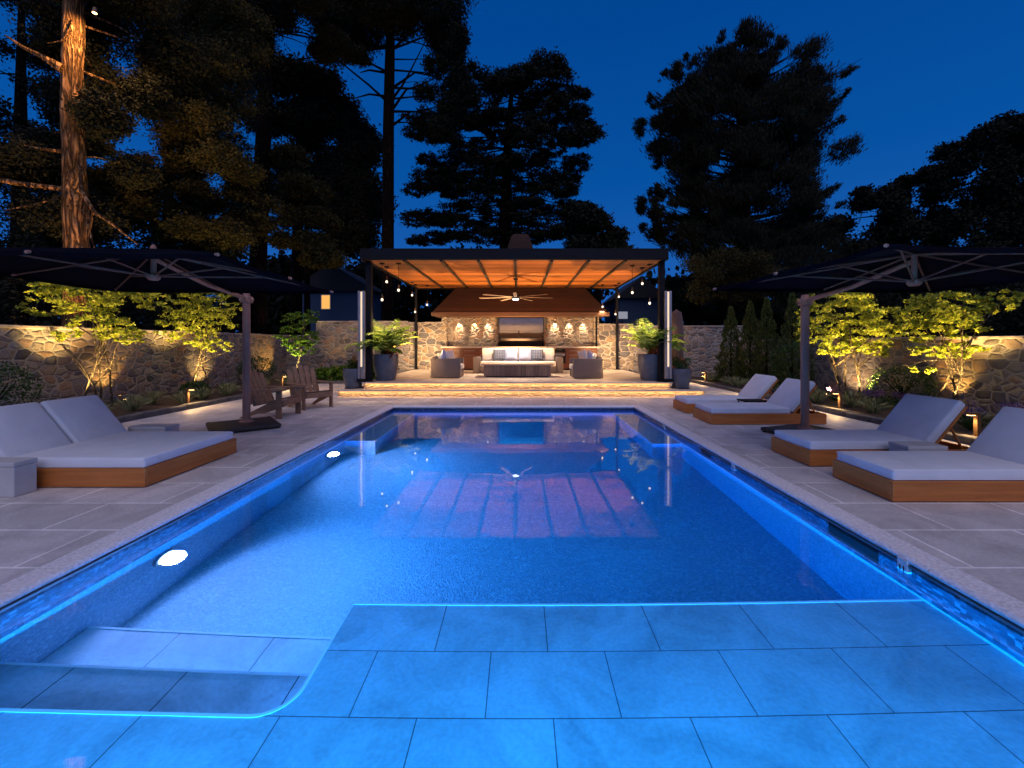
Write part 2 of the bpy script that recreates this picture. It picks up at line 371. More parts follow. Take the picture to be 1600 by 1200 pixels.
# ---- foliage: many small leaf faces as one mesh
def leaf_mesh(name, pts, size, mat, parent=None, aspect=.5, nz=0.0, dirs=None, tone=None, svar=.4):
    pts = np.asarray(pts, dtype=np.float64); n = len(pts)
    a = rng.normal(size=(n,3)) if dirs is None else np.asarray(dirs) + rng.normal(size=(n,3))*.25
    a /= np.linalg.norm(a, axis=1, keepdims=True)
    q = rng.normal(size=(n,3)); q[:,2] += nz*3
    # q = rough normal; b = across
    b = np.cross(q, a); b /= (np.linalg.norm(b, axis=1, keepdims=True)+1e-9)
    s = size*(1+svar*rng.uniform(-1,1,size=(n,1)))
    A = a*s; B = b*s*aspect
    v = np.stack([pts-A*.5, pts+B*.5, pts+A*.5, pts-B*.5], 1).reshape(-1,3)
    me = bpy.data.meshes.new(name)
    me.vertices.add(4*n); me.vertices.foreach_set('co', v.ravel())
    me.loops.add(4*n); me.loops.foreach_set('vertex_index', np.arange(4*n, dtype=np.int32))
    me.polygons.add(n); me.polygons.foreach_set('loop_start', np.arange(0, 4*n, 4, dtype=np.int32))
    at = me.attributes.new('tone', 'FLOAT', 'FACE')
    t = rng.uniform(0,1,n) if tone is None else np.clip(tone+rng.normal(size=n)*.15, 0, 1)
    at.data.foreach_set('value', t.astype(np.float32))
    me.update(calc_edges=True); me.validate()
    me.materials.append(M[mat])
    o = bpy.data.objects.new(name, me); col.objects.link(o)
    if parent: o.parent = parent
    return o
def clump(c, r, n, subs=14, spread=.33, flat=1.0):
    """n points gathered round subs sub-centres scattered in an ellipsoid (c, r)"""
    c = np.array(c); r = np.array(r)
    d = rng.normal(size=(subs,3)); d /= np.linalg.norm(d, axis=1, keepdims=True)
    d *= rng.uniform(.25, 1, size=(subs,1))**.5
    cs = c + d*r*.85
    k = rng.integers(0, subs, n)
    sp = r.mean()*spread
    return cs[k] + rng.normal(size=(n,3))*np.array([sp, sp, sp*flat])*.6

# ------------------------------------------------------------------ the setting
PX0, PX1, PY0, PY1 = -3.05, 2.74, -1.5, 10.0
DX0, DX1, DY0, DY1 = -7.6, 6.7, -6.0, 18.6
def frame_sheet(mb, ox0, ox1, oy0, oy1, ix0, ix1, iy0, iy1, z):
    mb.quad((ox0,oy0,z),(ox1,oy0,z),(ox1,iy0,z),(ox0,iy0,z))
    mb.quad((ox0,iy1,z),(ox1,iy1,z),(ox1,oy1,z),(ox0,oy1,z))
    mb.quad((ox0,iy0,z),(ix0,iy0,z),(ix0,iy1,z),(ox0,iy1,z))
    mb.quad((ix1,iy0,z),(ox1,iy0,z),(ox1,iy1,z),(ix1,iy1,z))
g = MB(); frame_sheet(g, -300, 300, -60, 400, PX0-.1, PX1+.1, PY0-.1, PY1+.1, -.03); struct(g.build('ground', 'ground'))
g = MB(); frame_sheet(g, DX0, DX1, DY0, DY1, PX0-.15, PX1+.15, PY0-.15, PY1+.15, 0.0); struct(g.build('pool_deck', 'deck'))
# coping: bullnose stones round the pool, nosing over the water
def coping_profile(): return [(-.17,-.05),(-.17,.004),(-.01,.004),(.014,-.003),(.026,-.02),(.022,-.036),(.0,-.05)]
g = MB(); pf = coping_profile()
yy = PY0
while yy < PY1-.05:
    ye = min(PY1, yy+.61); j = random.uniform(-.0025,.0025)
    g.prism([(PX0+a+j, b+j*.4) for a, b in pf], 1, yy+.003, ye-.003); g.prism([(PX1-a+j, b-j*.4) for a, b in pf], 1, yy+.003, ye-.003); yy = ye
xx = PX0-.165
while xx < PX1+.16: xe = min(PX1+.165, xx+.61); g.prism([(PY1-a, b) for a, b in pf], 0, xx+.003, xe-.003); xx = xe
struct(g.build('coping', 'coping', smooth=True))
# cover track rail under the coping
g = MB()
for s_, x in ((1, PX0), (-1, PX1)):
    g.rng(min(x, x+s_*.03), max(x, x+s_*.03), PY0, PY1-.031, -.062, -.0505); g.rng(min(x,x+s_*.018), max(x,x+s_*.018), PY0, PY1-.031, -.071, -.0625)
g.rng(PX0, PX1, PY1-.03, PY1, -.062, -.0505)
struct(g.build('pool_track', 'stainless'))
WZ = -.10; FZ = -1.35
# pool shell
g = MB(); T = .25
g.rng(PX0-T, PX0, PY0-T, PY1+T, FZ-T, -.42); g.rng(PX1, PX1+T, PY0-T, PY1+T, FZ-T, -.42)
g.rng(PX0, PX1, PY1, PY1+T, FZ-T, -.42); g.rng(PX0, PX1, PY0-T, PY0, FZ-T, -.42); g.rng(PX0, PX1, PY0, PY1, FZ-T, FZ)
struct(g.build('pool_basin', 'pebble'))
g = MB()
g.rng(PX0-T, PX0-.001, PY0-T, PY1+T, -.42, -.0502); g.rng(PX1+.001, PX1+T, PY0-T, PY1+T, -.42, -.0502)
g.rng(PX0-.001, PX1+.001, PY1+.001, PY1+T, -.42, -.0502); g.rng(PX0-.001, PX1+.001, PY0-T, PY0-.001, -.42, -.0502)
struct(g.build('waterline_tile', 'wtile'))  # dark tile carried deeper so its colour dims the over-bright wall band
# tanning ledge (with the rounded inner corner by the steps)
LZ = -.45
poly = [(PX0, PY0), (PX1, PY0), (PX1, 2.84), (-1.135, 2.84)]
rc = .17
poly += [(-1.135, 2.01+rc)] + [(-1.135-rc+rc*math.cos(a), 2.01+rc-rc*math.sin(a)) for a in [R(10*k) for k in range(1, 9)]] + [(-1.135-rc, 2.01), (PX0, 2.01)]
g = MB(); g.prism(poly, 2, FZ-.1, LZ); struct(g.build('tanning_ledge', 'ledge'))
def ribbon(pts, w, z0, z1):
    """trim strip of width w laid on the inner side of an edge line"""
    m = MB(); P2 = [Vector((p[0], p[1])) for p in pts]
    nrm = []
    for i in range(len(P2)):
        d = (P2[min(i+1, len(P2)-1)]-P2[max(i-1, 0)]).normalized(); nrm.append(Vector((d.y, -d.x)))
    for i in range(len(P2)-1):
        a, b = P2[i], P2[i+1]; a2, b2 = a+nrm[i]*w, b+nrm[i+1]*w; o0, o1 = a-nrm[i]*.006, b-nrm[i+1]*.006
        vs = [m.bm.verts.new((q.x, q.y, z)) for z in (z0, z1) for q in (o0, o1, b2, a2)]
        for f in ((0,1,2,3), (4,5,6,7), (0,1,5,4), (1,2,6,5), (2,3,7,6), (3,0,4,7)): m.bm.faces.new([vs[k] for k in f])
    return m
edge = [(PX1-.001, 2.84)] + [(p[0], p[1]) for p in poly[3:]]
struct(ribbon([(x, y) for x, y in edge][::-1], .012, LZ-.03, LZ+.004).build('ledge_trim', 'trim'))
g = MB(); g.rng(PX0, -1.135, 2.01, 2.46, FZ-.1, -.75); struct(g.build('pool_step', 'tread'))
g = MB(); g.rng(PX0, -1.135, 2.46, 2.94, FZ-.1, -1.02); struct(g.build('pool_step', 'tread'))
struct(ribbon([(PX0+.001, 2.46), (-1.138, 2.46)], .012, -.78, -.746).build('step_trim', 'trim'))
struct(ribbon([(PX0+.001, 2.94), (-1.138, 2.94)], .012, -1.05, -1.016).build('step_trim', 'trim'))
for x0, x1, y0 in ((PX0, PX0+.52, 7.25), (PX1-.5, PX1, 7.05)):
    g = MB(); g.rng(x0, x1, y0, PY1, FZ-.1, -.50); struct(g.build('pool_bench', 'pebble'))
    i0 = x1 if x0 == PX0 else x0
    pts = [(PX0+.001, y0), (i0, y0), (i0, PY1)] if x0 == PX0 else [(i0, PY1), (i0, y0), (PX1-.001, y0)]
    g = MB(); g.rng(x0+.001, x1, y0-.006, y0+.016, -.53, -.496)
    xx = (x1-.016, x1+.006) if x0 == PX0 else (x0-.006, x0+.016)
    g.rng(*xx, y0+.0165, PY1-.001, -.53, -.496)
    struct(g.build('bench_trim', 'trim'))
g = MB(); g.rng(PX0-.03, PX1+.03, PY0-.03, PY1+.03, FZ-.03, WZ); wt = struct(g.build('water', 'water'))

# pool lamps on the left wall
for k, (y, lab) in enumerate(((3.56, 'round white underwater lamp glowing near the submerged steps'), (6.6, 'round white underwater lamp glowing near the far left bench'))):
    t = empty('pool_light', (PX0, y, -.70), 0, lab, 'pool light', 'lamps in the left pool wall')
    m = MB(); m.tube([(0,0,0), (.03,0,0)], .115, 28); m.build('bezel', 'stainless', t)
    m = MB(); m.tube([(.031,0,0), (.038,0,0)], .085, 28); m.build('lens', 'e_pool', t)
    lamp('pool_lamp', 'SPOT', (.08, 0, 0), (1000, 760)[k], (1,.48,1), t, spot_size=R(168), spot_blend=1, shadow_soft_size=.09, to=(1, -.12, -.16))
for i, x in enumerate((-1.2, -.15, .9)):  # added lamps out of view behind the camera, to brighten the ledge
    t = empty('added_ledge_light', (x, PY0, -.17), 0, 'small added underwater lamp, out of view in the near end wall above the ledge', 'pool light', 'added lamps in the near end wall')
    m = MB(); m.tube([(0,0,0), (0,.02,0)], .06, 20); m.build('bezel', 'stainless', t)
    m = MB(); m.tube([(0,.0205,0), (0,.026,0)], .045, 20); m.build('lens', 'e_pool', t)
    lamp('added_ledge_lamp', 'SPOT', (0,.05,0), 2900, (0,.58,1), t, spot_size=R(160), spot_blend=.6, shadow_soft_size=.03, to=(0,1,-.12))
# skimmer mouths and little white fittings on the right waterline
for y0, y1, lab in ((3.16, 3.68, 'dark rectangular skimmer mouth below the near right lounger'), (5.95, 6.27, 'smaller looking dark skimmer mouth farther along the right waterline')):
    t = empty('pool_skimmer', (PX1, (y0+y1)/2, -.15), 0, lab, 'skimmer', 'skimmer openings in the right pool wall')
    w = y1-y0
    m = MB(); m.rng(-.014, .0, -w/2, w/2, -.16, .075); m.build('opening', 'rubber', t)
    m = MB(); m.rng(-.018, .0, -w/2-.02, -w/2, -.18, .07); m.rng(-.018, .0, w/2, w/2+.02, -.18, .07); m.rng(-.018, 0, -w/2, w/2, -.18, -.16); m.build('frame', 'wtile', t)
for i, (y, lab) in enumerate(((2.95, 'nearest white two-slot fitting on the right waterline'), (5.3, 'white waterline fitting between the two skimmers'), (7.85, 'farthest tiny white fitting on the right waterline'))):
    t = empty('waterline_fitting', (PX1, y, -.10), 0, lab, 'pool fitting', 'white fittings on the waterline tile')
    m = MB(); m.rng(-.034, 0, -.04, .04, -.03, .075, .003, 1); m.build('plate', 'white', t)
    m = MB()
    for q in (-.014, .014): m.rng(-.0365, -.0345, q-.004, q+.004, -.02, .03)
    m.build('slot', 'rubber', t)

# planting beds with curbs
g = MB()
g.rng(-10.25, -7.72, -4, 18.2, -.2, .06); g.rng(-7.72, -5.25, 15.7, 18.2, -.2, .06)
struct(g.build('planting_bed', 'mulch'))
g = MB(); g.rng(6.82, 9.45, -4, 18.2, -.2, .06); g.rng(5.2, 6.82, 16.5, 18.2, -.2, .06)
struct(g.build('planting_bed', 'mulch'))
def curb_blocks(mb, x0, x1, y0, y1, ln=.55):
    along = 1 if (y1-y0) > (x1-x0) else 0
    a, b = (y0, y1) if along else (x0, x1); p = a
    while p < b-.05:
        q = min(b, p+ln*random.uniform(.7, 1.25)); h = .105+random.uniform(-.012,.012); j = random.uniform(-.008,.008)
        if along: mb.rng(x0+j, x1+j, p+.004, q-.004, -.05, h, .012, 1)
        else: mb.rng(p+.004, q-.004, y0+j, y1+j, -.05, h, .012, 1)
        p = q
g = MB(); curb_blocks(g, -7.72, -7.55, -4, 15.7); curb_blocks(g, -7.55, -5.3, 15.6, 15.76); struct(g.build('bed_curb', 'curb'))
g = MB(); curb_blocks(g, 6.65, 6.82, -4, 16.5); curb_blocks(g, 5.2, 6.82, 16.42, 16.58); struct(g.build('bed_curb', 'curb'))

# ------------------------------------------------------------------ walls
def garden_wall(label, x0, x1, y0, y1, h, mat, capm='cap', capover=.03):
    t = empty('stone_wall', ((x0+x1)/2, (y0+y1)/2, 0), 0, label, 'wall')
    def sh(a, b, c, d, e, f, m_, nm, bev=0):
        g = MB(); g.rng(a, b, c, d, e, f, bev, 1); o = g.build(nm, m_, t); o.matrix_parent_inverse = Matrix.Translation(-t.location); return o
    sh(x0, x1, y0, y1, -.1, h-.07, mat, 'masonry')
    g = MB(); al = 1 if (y1-y0) > (x1-x0) else 0
    a, b = (y0, y1) if al else (x0, x1); p = a
    while p < b-.05:
        q = min(b, p+random.uniform(.5, 1.0)); j = random.uniform(-.012,.012)
        if al: g.rng(x0-capover+j, x1+capover+j, p+.004, q-.004, h-.07, h+j*.6, .012, 1)
        else: g.rng(p+.004, q-.004, y0-capover+j, y1+capover+j, h-.07, h+j*.6, .012, 1)
        p = q
    o = g.build('coping_stones', capm, t); o.matrix_parent_inverse = Matrix.Translation(-t.location)
    return t
garden_wall('long brown fieldstone wall behind the left planting bed', -10.65, -10.2, -4, 18.2, 1.88, 'wall')
garden_wall('long brown fieldstone wall behind the right planting bed', 9.4, 9.85, -4, 18.2, 1.66, 'wall')
garden_wall('low end of the back stone wall behind the left corner tree', -10.65, -8.95, 18.205, 18.6, 1.88, 'wall')
garden_wall('tall brown stone wall left of the pavilion, behind the white column', -8.94, -4.9, 18.205, 18.6, 2.5, 'wall')
garden_wall('brightly lit stone wall between left palm and kitchen building', -4.89, -3.42, 18.205, 18.6, 2.45, 'wall2')
garden_wall('brightly lit stone wall between kitchen building and right palm', 3.42, 4.95, 18.205, 18.6, 2.38, 'wall2')
garden_wall('dim brown stone wall right of the pavilion behind the cypresses', 4.96, 9.85, 18.205, 18.6, 2.3, 'wall')

# ------------------------------------------------------------------ pavilion terrace, steps
g = MB(); g.rng(-5.15, 5.2, 11.75, 12.1, -.05, .155); struct(g.build('step_riser', 'riser'))
g = MB(); g.rng(-5.2, 5.25, 11.69, 12.1, .156, .19, .006, 1); g.rng(-5.2, -4.6, 12.1, 13.0, .156, .19, .006, 1); g.rng(4.42, 5.25, 12.1, 12.9, .156, .19, .006, 1); struct(g.build('step_tread', 'platform'))
g = MB(); g.rng(-5.15, -4.6, 12.1, 12.95, -.05, .155); g.rng(4.42, 5.2, 12.1, 12.85, -.05, .155); struct(g.build('step_side', 'riser'))
g = MB(); g.rng(-4.55, 4.37, 12.101, 18.2, -.05, .345); struct(g.build('terrace_base', 'riser'))
g = MB(); g.rng(-4.6, 4.42, 12.04, 18.2, .346, .38, .006, 1); struct(g.build('terrace', 'platform'))
for (x0, x1, y, z, lab) in ((-5.1, 5.15, 11.735, .135, 'glowing amber strip under the lower step nosing'), (-4.5, 4.32, 12.088, .325, 'glowing amber strip under the upper step nosing')):
    t = empty('step_light', (0, y, z), 0, lab, 'strip light')
    m = MB(); m.rng(x0, x1, -.012, .012, 0, .018); m.build('channel', 'e_step', t)
    lamp('strip_lamp', 'AREA', ((x0+x1)/2, -.03, -.002), 21, (1,.52,.20), t, shape='RECTANGLE', size=x1-x0, size_y=.03, to=((x0+x1)/2, .06, -.12))

# ------------------------------------------------------------------ pavilion
pv = empty('pavilion', (0, 12.2, .38), 0, 'flat roofed dark steel pavilion with orange cedar ceiling behind the pool', 'pavilion')
pv_inv = Matrix.Translation(-Vector((0, 12.2, .38)))
def pvpart(g, nm, m_, **k):
    o = g.build(nm, m_, pv, **k); o.matrix_parent_inverse = pv_inv; return o
CX0, CX1, CY0, CY1, CZ = -4.63, 4.28, 12.0, 18.5, 3.95
g = MB(); g.rng(CX0+.12, CX1-.12, CY0+.1, CY1-.1, CZ, CZ+.03); pvpart(g, 'ceiling_boards', 'cedar')
g = MB(); g.rng(CX0+.12, CX1-.12, CY0+.1, CY1-.1, CZ+.031, CZ+.28); pvpart(g, 'roof', 'steel_dark')
g = MB(); g.rng(CX0, CX1, CY0, CY0+.1, CZ-.02, CZ+.3, .004, 1); pvpart(g, 'front_beam', 'steel_dark')
g = MB(); g.rng(CX0, CX1, CY1-.1, CY1, CZ-.04, CZ+.3, .004, 1); pvpart(g, 'back_beam', 'steel_dark')
for x in (CX0, CX1-.12):
    g = MB(); g.rng(x, x+.12, CY0+.1, CY1-.1, CZ-.02, CZ+.3); pvpart(g, 'side_beam', 'steel_dark')
for k in range(7):
    x = -3.38+1.075*k
    g = MB(); g.rng(x-.038, x+.038, CY0+.1, CY1-.1, CZ-.055, CZ-.001); pvpart(g, 'rafter', 'rafter')
for x, y in ((-4.47, 12.3), (4.17, 12.3), (-4.52, 18.06), (4.2, 18.06)):
    q = .08 if y < 15 else .05
    g = MB(); g.rng(x-q, x+q, y-q, y+q, .381, CZ-.021, .004, 1); g.rng(x-.13, x+.13, y-.13, y+.13, .381, .395); pvpart(g, 'post', 'steel_dark')
# column strip lights
for x, lab in ((-4.62, 'tall brushed metal column with glowing strip at the left front post'), (4.30, 'tall brushed metal column with glowing strip at the right front post')):
    t = empty('column_light', (x, 12.12, .38), 0, lab, 'column light', 'lit columns at the pavilion posts')
    m = MB(); m.rng(-.10, -.03, -.05, .05, .1, 2.65, .01, 2); m.rng(.03, .10, -.05, .05, .1, 2.65, .01, 2); m.rng(-.03, .03, .0, .05, .1, 2.65); m.build('casing', 'brushed', t)
    m = MB(); m.rng(-.022, .022, -.03, -.002, .45, 2.63); m.build('light_strip', 'e_col', t)
    m = MB(); m.rng(-.12, .12, -.07, .07, 0, .1, .01, 1); m.build('foot', 'steel_dark', t)

# pendants
pend = [(-4.24,13.2,3.47),(-4.2,12.64,2.84),(-3.7,12.64,3.13),(-4.32,16.6,3.44),(-4.35,17.2,2.82),(-3.9,17.4,3.13),
        (3.5,13.0,3.10),(3.93,13.4,3.44),(3.98,12.8,2.75),(3.4,17.2,3.03),(3.98,16.8,3.40),(3.98,17.4,2.74)]
plabs = ['left front pendant, highest bulb of its trio', 'left front pendant, lowest bulb of its trio beside the column', 'left front pendant, middle bulb, nearest the fan',
         'left back pendant, highest bulb of its trio', 'left back pendant, lowest bulb of its trio', 'left back pendant, middle bulb, nearest the kitchen roof',
         'right front pendant, middle bulb, nearest the fan', 'right front pendant, highest bulb against the blue sky', 'right front pendant, lowest bulb beside the column',
         'right back pendant, middle bulb, nearest the kitchen roof', 'right back pendant, highest bulb of its trio', 'right back pendant, lowest bulb above the wall']
for (x, y, z), lab in zip(pend, plabs):
    t = empty('pendant_light', (x, y, CZ), 0, lab, 'pendant lamp', 'pendant lamps in the pavilion')
    m = MB(); m.lathe((0,0,-.03), [(.075,0),(.08,.028)], 20); m.build('canopy_cap', 'steel_dark', t)
    d = z-CZ
    m = MB(); m.tube([(0,0,-.03),(0,0,d+.15)], .006, 6); m.build('cord', 'steel_dark', t)
    m = MB(); m.lathe((0,0,d+.03), [(.035,0),(.028,.06),(.012,.14)], 16); m.build('socket', 'brass', t)
    m = MB(); m.lathe((0,0,d-.045), [(.010,0),(.028,.012),(.036,.036),(.03,.06),(.018,.085)], 18); m.build('bulb', 'e_bulb', t, smooth=True)
    lamp('bulb_light', 'SPOT', (0,0,d-.05), 165, (1,.66,.34), t, spot_size=R(95), spot_blend=.7, shadow_soft_size=.05)
# ceiling fan
t = empty('ceiling_fan', (-.17, 15.3, CZ), 0, 'large pale bladed ceiling fan with a round white lamp under the cedar ceiling', 'ceiling fan')
m = MB(); m.lathe((0,0,-.12), [(.06,0),(.1,.065)], 24); m.build('canopy_cap', 'steel_dark', t)
m = MB(); m.tube([(0,0,-.12),(0,0,-.65)], .022, 12); m.build('downrod', 'steel_dark', t)
m = MB(); m.lathe((0,0,-.80), [(.12,0),(.17,.05),(.16,.12),(.05,.16)], 28); m.build('motor', 'steel_dark', t, smooth=True)
m = MB(); m.lathe((0,0,-.845), [(.10,0),(.115,.02),(.115,.044)], 28); m.build('lamp_disc', 'e_fan', t, smooth=True)
M['blade'] = m_wood('pale fan blade', (.30,.24,.19), (.22,.17,.13), 0, 5, .5)
for k in range(7):
    a = R(12+360/7*k)
    m = MB(); rot = Euler((R(10), 0, 0))
    m.box((.78, 0, 0), (1.24, .12, .012), rot, .004, 1); m.box((.15, 0, 0), (.12, .05, .012))
    o = m.build('blade', 'blade', t); o.location = (0,0,-.74); o.rotation_euler = (0,0,a)
lamp('fan_light', 'SPOT', (0,0,-.86), 1000, (1,.78,.55), t, spot_size=R(115), spot_blend=.6, shadow_soft_size=.1)

# ------------------------------------------------------------------ kitchen building
kb = empty('kitchen_building', (0, 18.3, 0), 0, 'stone outdoor kitchen building with steep brown shingled hip roof', 'building')
ki = Matrix.Translation(-Vector((0, 18.3, 0)))
def kp(g, nm, m_, par=None, **k):
    o = g.build(nm, m_, par or kb, **k); o.matrix_parent_inverse = ki if par is None else Matrix(); return o
g = MB(); g.rng(-3.4, 3.4, 18.2, 21.8, .0, 2.72); kp(g, 'wall', 'wall3')
for x in (-3.4, 3.18):
    g = MB(); g.rng(x, x+.22, 17.98, 18.199, .38, 2.72); kp(g, 'pilaster', 'wall2')
g = MB(); g.rng(-3.62, 3.62, 17.3, 22.3, 2.645, 2.72); kp(g, 'soffit', 'eave')
g = MB()
b0 = [(-3.66,17.26,2.721),(3.66,17.26,2.721),(3.66,22.3,2.721),(-3.66,22.3,2.721)]; tt = 2.35
b1 = [(-3.66+tt,17.26+tt*.98,2.8+tt*1.32),(3.66-tt,17.26+tt*.98,2.8+tt*1.32),(3.66-tt,22.3-tt*.98,2.8+tt*1.32),(-3.66+tt,22.3-tt*.98,2.8+tt*1.32)]
bm_ = [(x, y, 2.8) for x, y, z in b0]
for A, B in ((b0, bm_), (bm_, b1)):
    for k in range(4): g.quad(A[k], A[(k+1)%4], B[(k+1)%4], B[k])
g.quad(*b1); g.quad(*b0[::-1]); bmesh.ops.remove_doubles(g.bm, verts=g.bm.verts, dist=.001)
rf = kp(g, 'roof', 'shingle')
g = MB(); g.rng(-3.69, 3.69, 17.235, 17.259, 2.64, 2.80); kp(g, 'fascia', 'eave')
g = MB(); g.prism([(-.62,5.9),(.62,5.9),(.42,6.5),(.3,6.62),(-.3,6.62),(-.42,6.5)], 1, 19.4, 20.4); ch = kp(g, 'chimney', 'shingle')
g = MB(); g.tube([(3.28, 17.93, .4),(3.28, 17.93, 2.64)], .04, 10); kp(g, 'downspout', 'steel_dark')
# TV
t = empty('television', (0.04, 18.12, 1.72), 0, 'wide black glossy television on the stone wall mirroring the ceiling', 'television')
m = MB(); m.rng(-.97, .97, -.03, .03, -.12, .93, .006, 1); m.build('casing', 'steel_dark', t)
m = MB(); m.rng(-.945, .945, -.034, -.0305, -.09, .905); m.build('screen', 'screen', t)
t.rotation_euler = (R(11), 0, 0)
t = empty('mantel_panel', (0.04, 18.12, 1.45), 0, 'dark horizontal panel under the television', 'panel'); m = MB(); m.rng(-1.0, 1.0, -.05, .07, -.14, .13, .006, 1); m.build('face', 'steel_dark', t)
# eave downlights
for i, (x, lab) in enumerate(zip((-2.66,-1.99,-1.4,1.5,2.12,2.74), ('leftmost eave downlight left of the television', 'middle eave downlight left of the television', 'eave downlight next to the television on its left',
        'eave downlight next to the television on its right', 'middle eave downlight right of the television', 'rightmost eave downlight right of the television'))):
    t = empty('eave_downlight', (x, 18.03, 2.645), 0, lab, 'downlight', 'downlights under the kitchen eave')
    m = MB(); m.lathe((0,0,-.09), [(.045,0),(.045,.085)], 16); m.build('can', 'brass', t)
    m = MB(); m.lathe((0,0,-.094), [(.036,0),(.036,.003)], 16); m.build('lens', 'e_bulb', t)
    lamp('downlight_lamp', 'SPOT', (0,0,-.11), 110, (1,.72,.42), t, spot_size=R(58), spot_blend=.8, shadow_soft_size=.03, to=(0,.5,-1.2))
# counter with cabinets
kc = empty('kitchen_counter', (0, 17.6, .38), 0, 'long outdoor kitchen counter with pale top and red brown doors', 'counter')
m = MB(); m.rng(-3.35, 3.3, -.12, .58, .94, 1.0, .008, 1); m.build('countertop', 'counter', kc)
m = MB(); m.rng(-3.3, 1.18, -.02, .58, .06, .939); m.rng(1.92, 3.25, -.02, .58, .06, .939); m.rng(1.18, 1.92, -.02, .58, .06, .3); m.build('cabinet_body', 'cabinet', kc)
m = MB(); m.rng(-3.28, 3.23, .03, .5, 0, .059); m.build('plinth', 'steel_dark', kc)
for x0, x1 in ((-3.24,-2.5),(-2.44,-1.85),(-1.79,-1.2),(-1.14,-.5),(-.44,.2),(.26,.8),(2.0,2.5),(2.56,3.2)):
    m = MB(); m.rng(x0, x1, -.045, -.021, .1, .7, .004, 1); d = m.build('door', 'cabinet', kc)
    m = MB(); m.rng(x0, x1, -.045, -.021, .72, .92, .004, 1); dr = m.build('drawer', 'cabinet', kc)
    for p, zz in ((d, .64), (dr, .82)):
        m = MB(); m.tube([(x0+.08, -.065, zz),(x1-.08, -.065, zz)], .008, 6); m.build('handle', 'stainless', p)
gr = empty('built_in_grill', (1.55, 17.58, .68), 0, 'stainless built in grill set in the right part of the counter', 'grill')
m = MB(); m.rng(-.36, .36, -.02, .5, .0, .258, .006, 1); m.build('body', 'steel_dark', gr)
m = MB(); m.tube([(-.35, .22, .34),(.35, .22, .34)], .14, 20); m.build('hood', 'stainless', gr, smooth=True)
m = MB(); m.tube([(-.28, .04, .4),(.28, .04, .4)], .012, 8); m.build('handle', 'stainless', gr)
for x in (-.2, 0, .2):
    m = MB(); m.tube([(x, -.021, .18),(x, -.05, .18)], .025, 12); m.build('knob', 'stainless', gr)

# ------------------------------------------------------------------ terrace furniture
def pillow(nm, loc, rot, size, mat, label, cat='pillow', group='throw pillows on the terrace seats'):
    w, h, d = size; m = MB(); n = 10; top = []
    V = {}
    for s_ in (1, -1):
        for i in range(n+1):
            for j in range(n+1):
                u, v = i/n*2-1, j/n*2-1
                e = (1-u**4)*(1-v**4); pin = 1-.08*(1-abs(u)**2)*abs(v)**3-.0
                x = u*w/2*(1-.07*(1-v*v)*abs(u)); z = v*h/2*(1-.07*(1-u*u)*abs(v))
                if (i in (0, n) or j in (0, n)) and s_ == -1: V[s_, i, j] = V[1, i, j]
                else: V[s_, i, j] = m.bm.verts.new((x, s_*d/2*max(e, 0)**.5, z))
        for i in range(n):
            for j in range(n):
                try: m.bm.faces.new((V[s_,i,j], V[s_,i+1,j], V[s_,i+1,j+1], V[s_,i,j+1]))
                except ValueError: pass
    o = m.build(nm, mat, smooth=True); o.location = loc; o.rotation_euler = rot
    return tag(o, label, cat, group)
def armchair(loc, rz, label):
    t = empty('wicker_armchair', loc, rz, label, 'armchair', 'wicker armchairs on the terrace')
    for ya in (-.48, .30): m = MB(); m.rng(-.48, .48, ya, ya+.18, .02, .64, .03, 3); m.build('arm', 'wicker', t, smooth=True)
    m = MB(); m.rng(-.48, -.30, -.299, .299, .02, .70, .03, 3); m.build('backrest', 'wicker', t, smooth=True)
    m = MB(); m.rng(-.30, .46, -.299, .299, .02, .28, .02, 2); m.build('seat_base', 'wicker', t, smooth=True)
    m = MB(); m.rng(-.28, .52, -.29, .29, .281, .45, .05, 4); m.build('seat_cushion', 'cream', t, smooth=True)
    m = MB(); m.box((-.2, 0, .62), (.16, .56, .40), Euler((0, R(-12), 0)), .05, 4); m.build('back_cushion', 'cream', t, smooth=True)
    return t
TZ = .38
armchair((-2.42, 13.85, TZ), R(0), 'brown wicker armchair left of the coffee table facing right')
armchair((2.16, 13.7, TZ), R(180), 'brown wicker armchair right of the coffee table facing left')
pillow('throw_pillow', (-2.50, 13.62, TZ+.70), (R(8), R(14), R(80)), (.42,.42,.15), 'blue_cloth', 'pale blue throw pillow leaning in the left wicker armchair')
pillow('throw_pillow', (-2.32, 13.72, TZ+.70), (R(-14), R(-10), R(60)), (.42,.42,.15), 'cream', 'cream throw pillow leaning in the left wicker armchair')
pillow('throw_pillow', (2.26, 13.55, TZ+.68), (R(8), R(-14), R(100)), (.42,.42,.15), 'blue_cloth', 'pale blue throw pillow leaning in the right wicker armchair')
pillow('throw_pillow', (2.06, 13.66, TZ+.70), (R(-12), R(10), R(120)), (.42,.42,.15), 'cream', 'cream throw pillow leaning in the right wicker armchair')
sf = empty('sofa', (-.08, 15.95, TZ), 0, 'long wicker sofa with cream cushions behind the coffee table', 'sofa')
for xa in (-1.68, 1.42): m = MB(); m.rng(xa, xa+.26, -.45, .45, .02, .62, .03, 3); m.build('arm', 'wicker', sf, smooth=True)
m = MB(); m.rng(-1.42, 1.42, .28, .46, .02, .70, .03, 3); m.build('backrest', 'wicker', sf, smooth=True)
m = MB(); m.rng(-1.42, 1.42, -.43, .279, .02, .27, .02, 2); m.build('seat_base', 'wicker', sf, smooth=True)
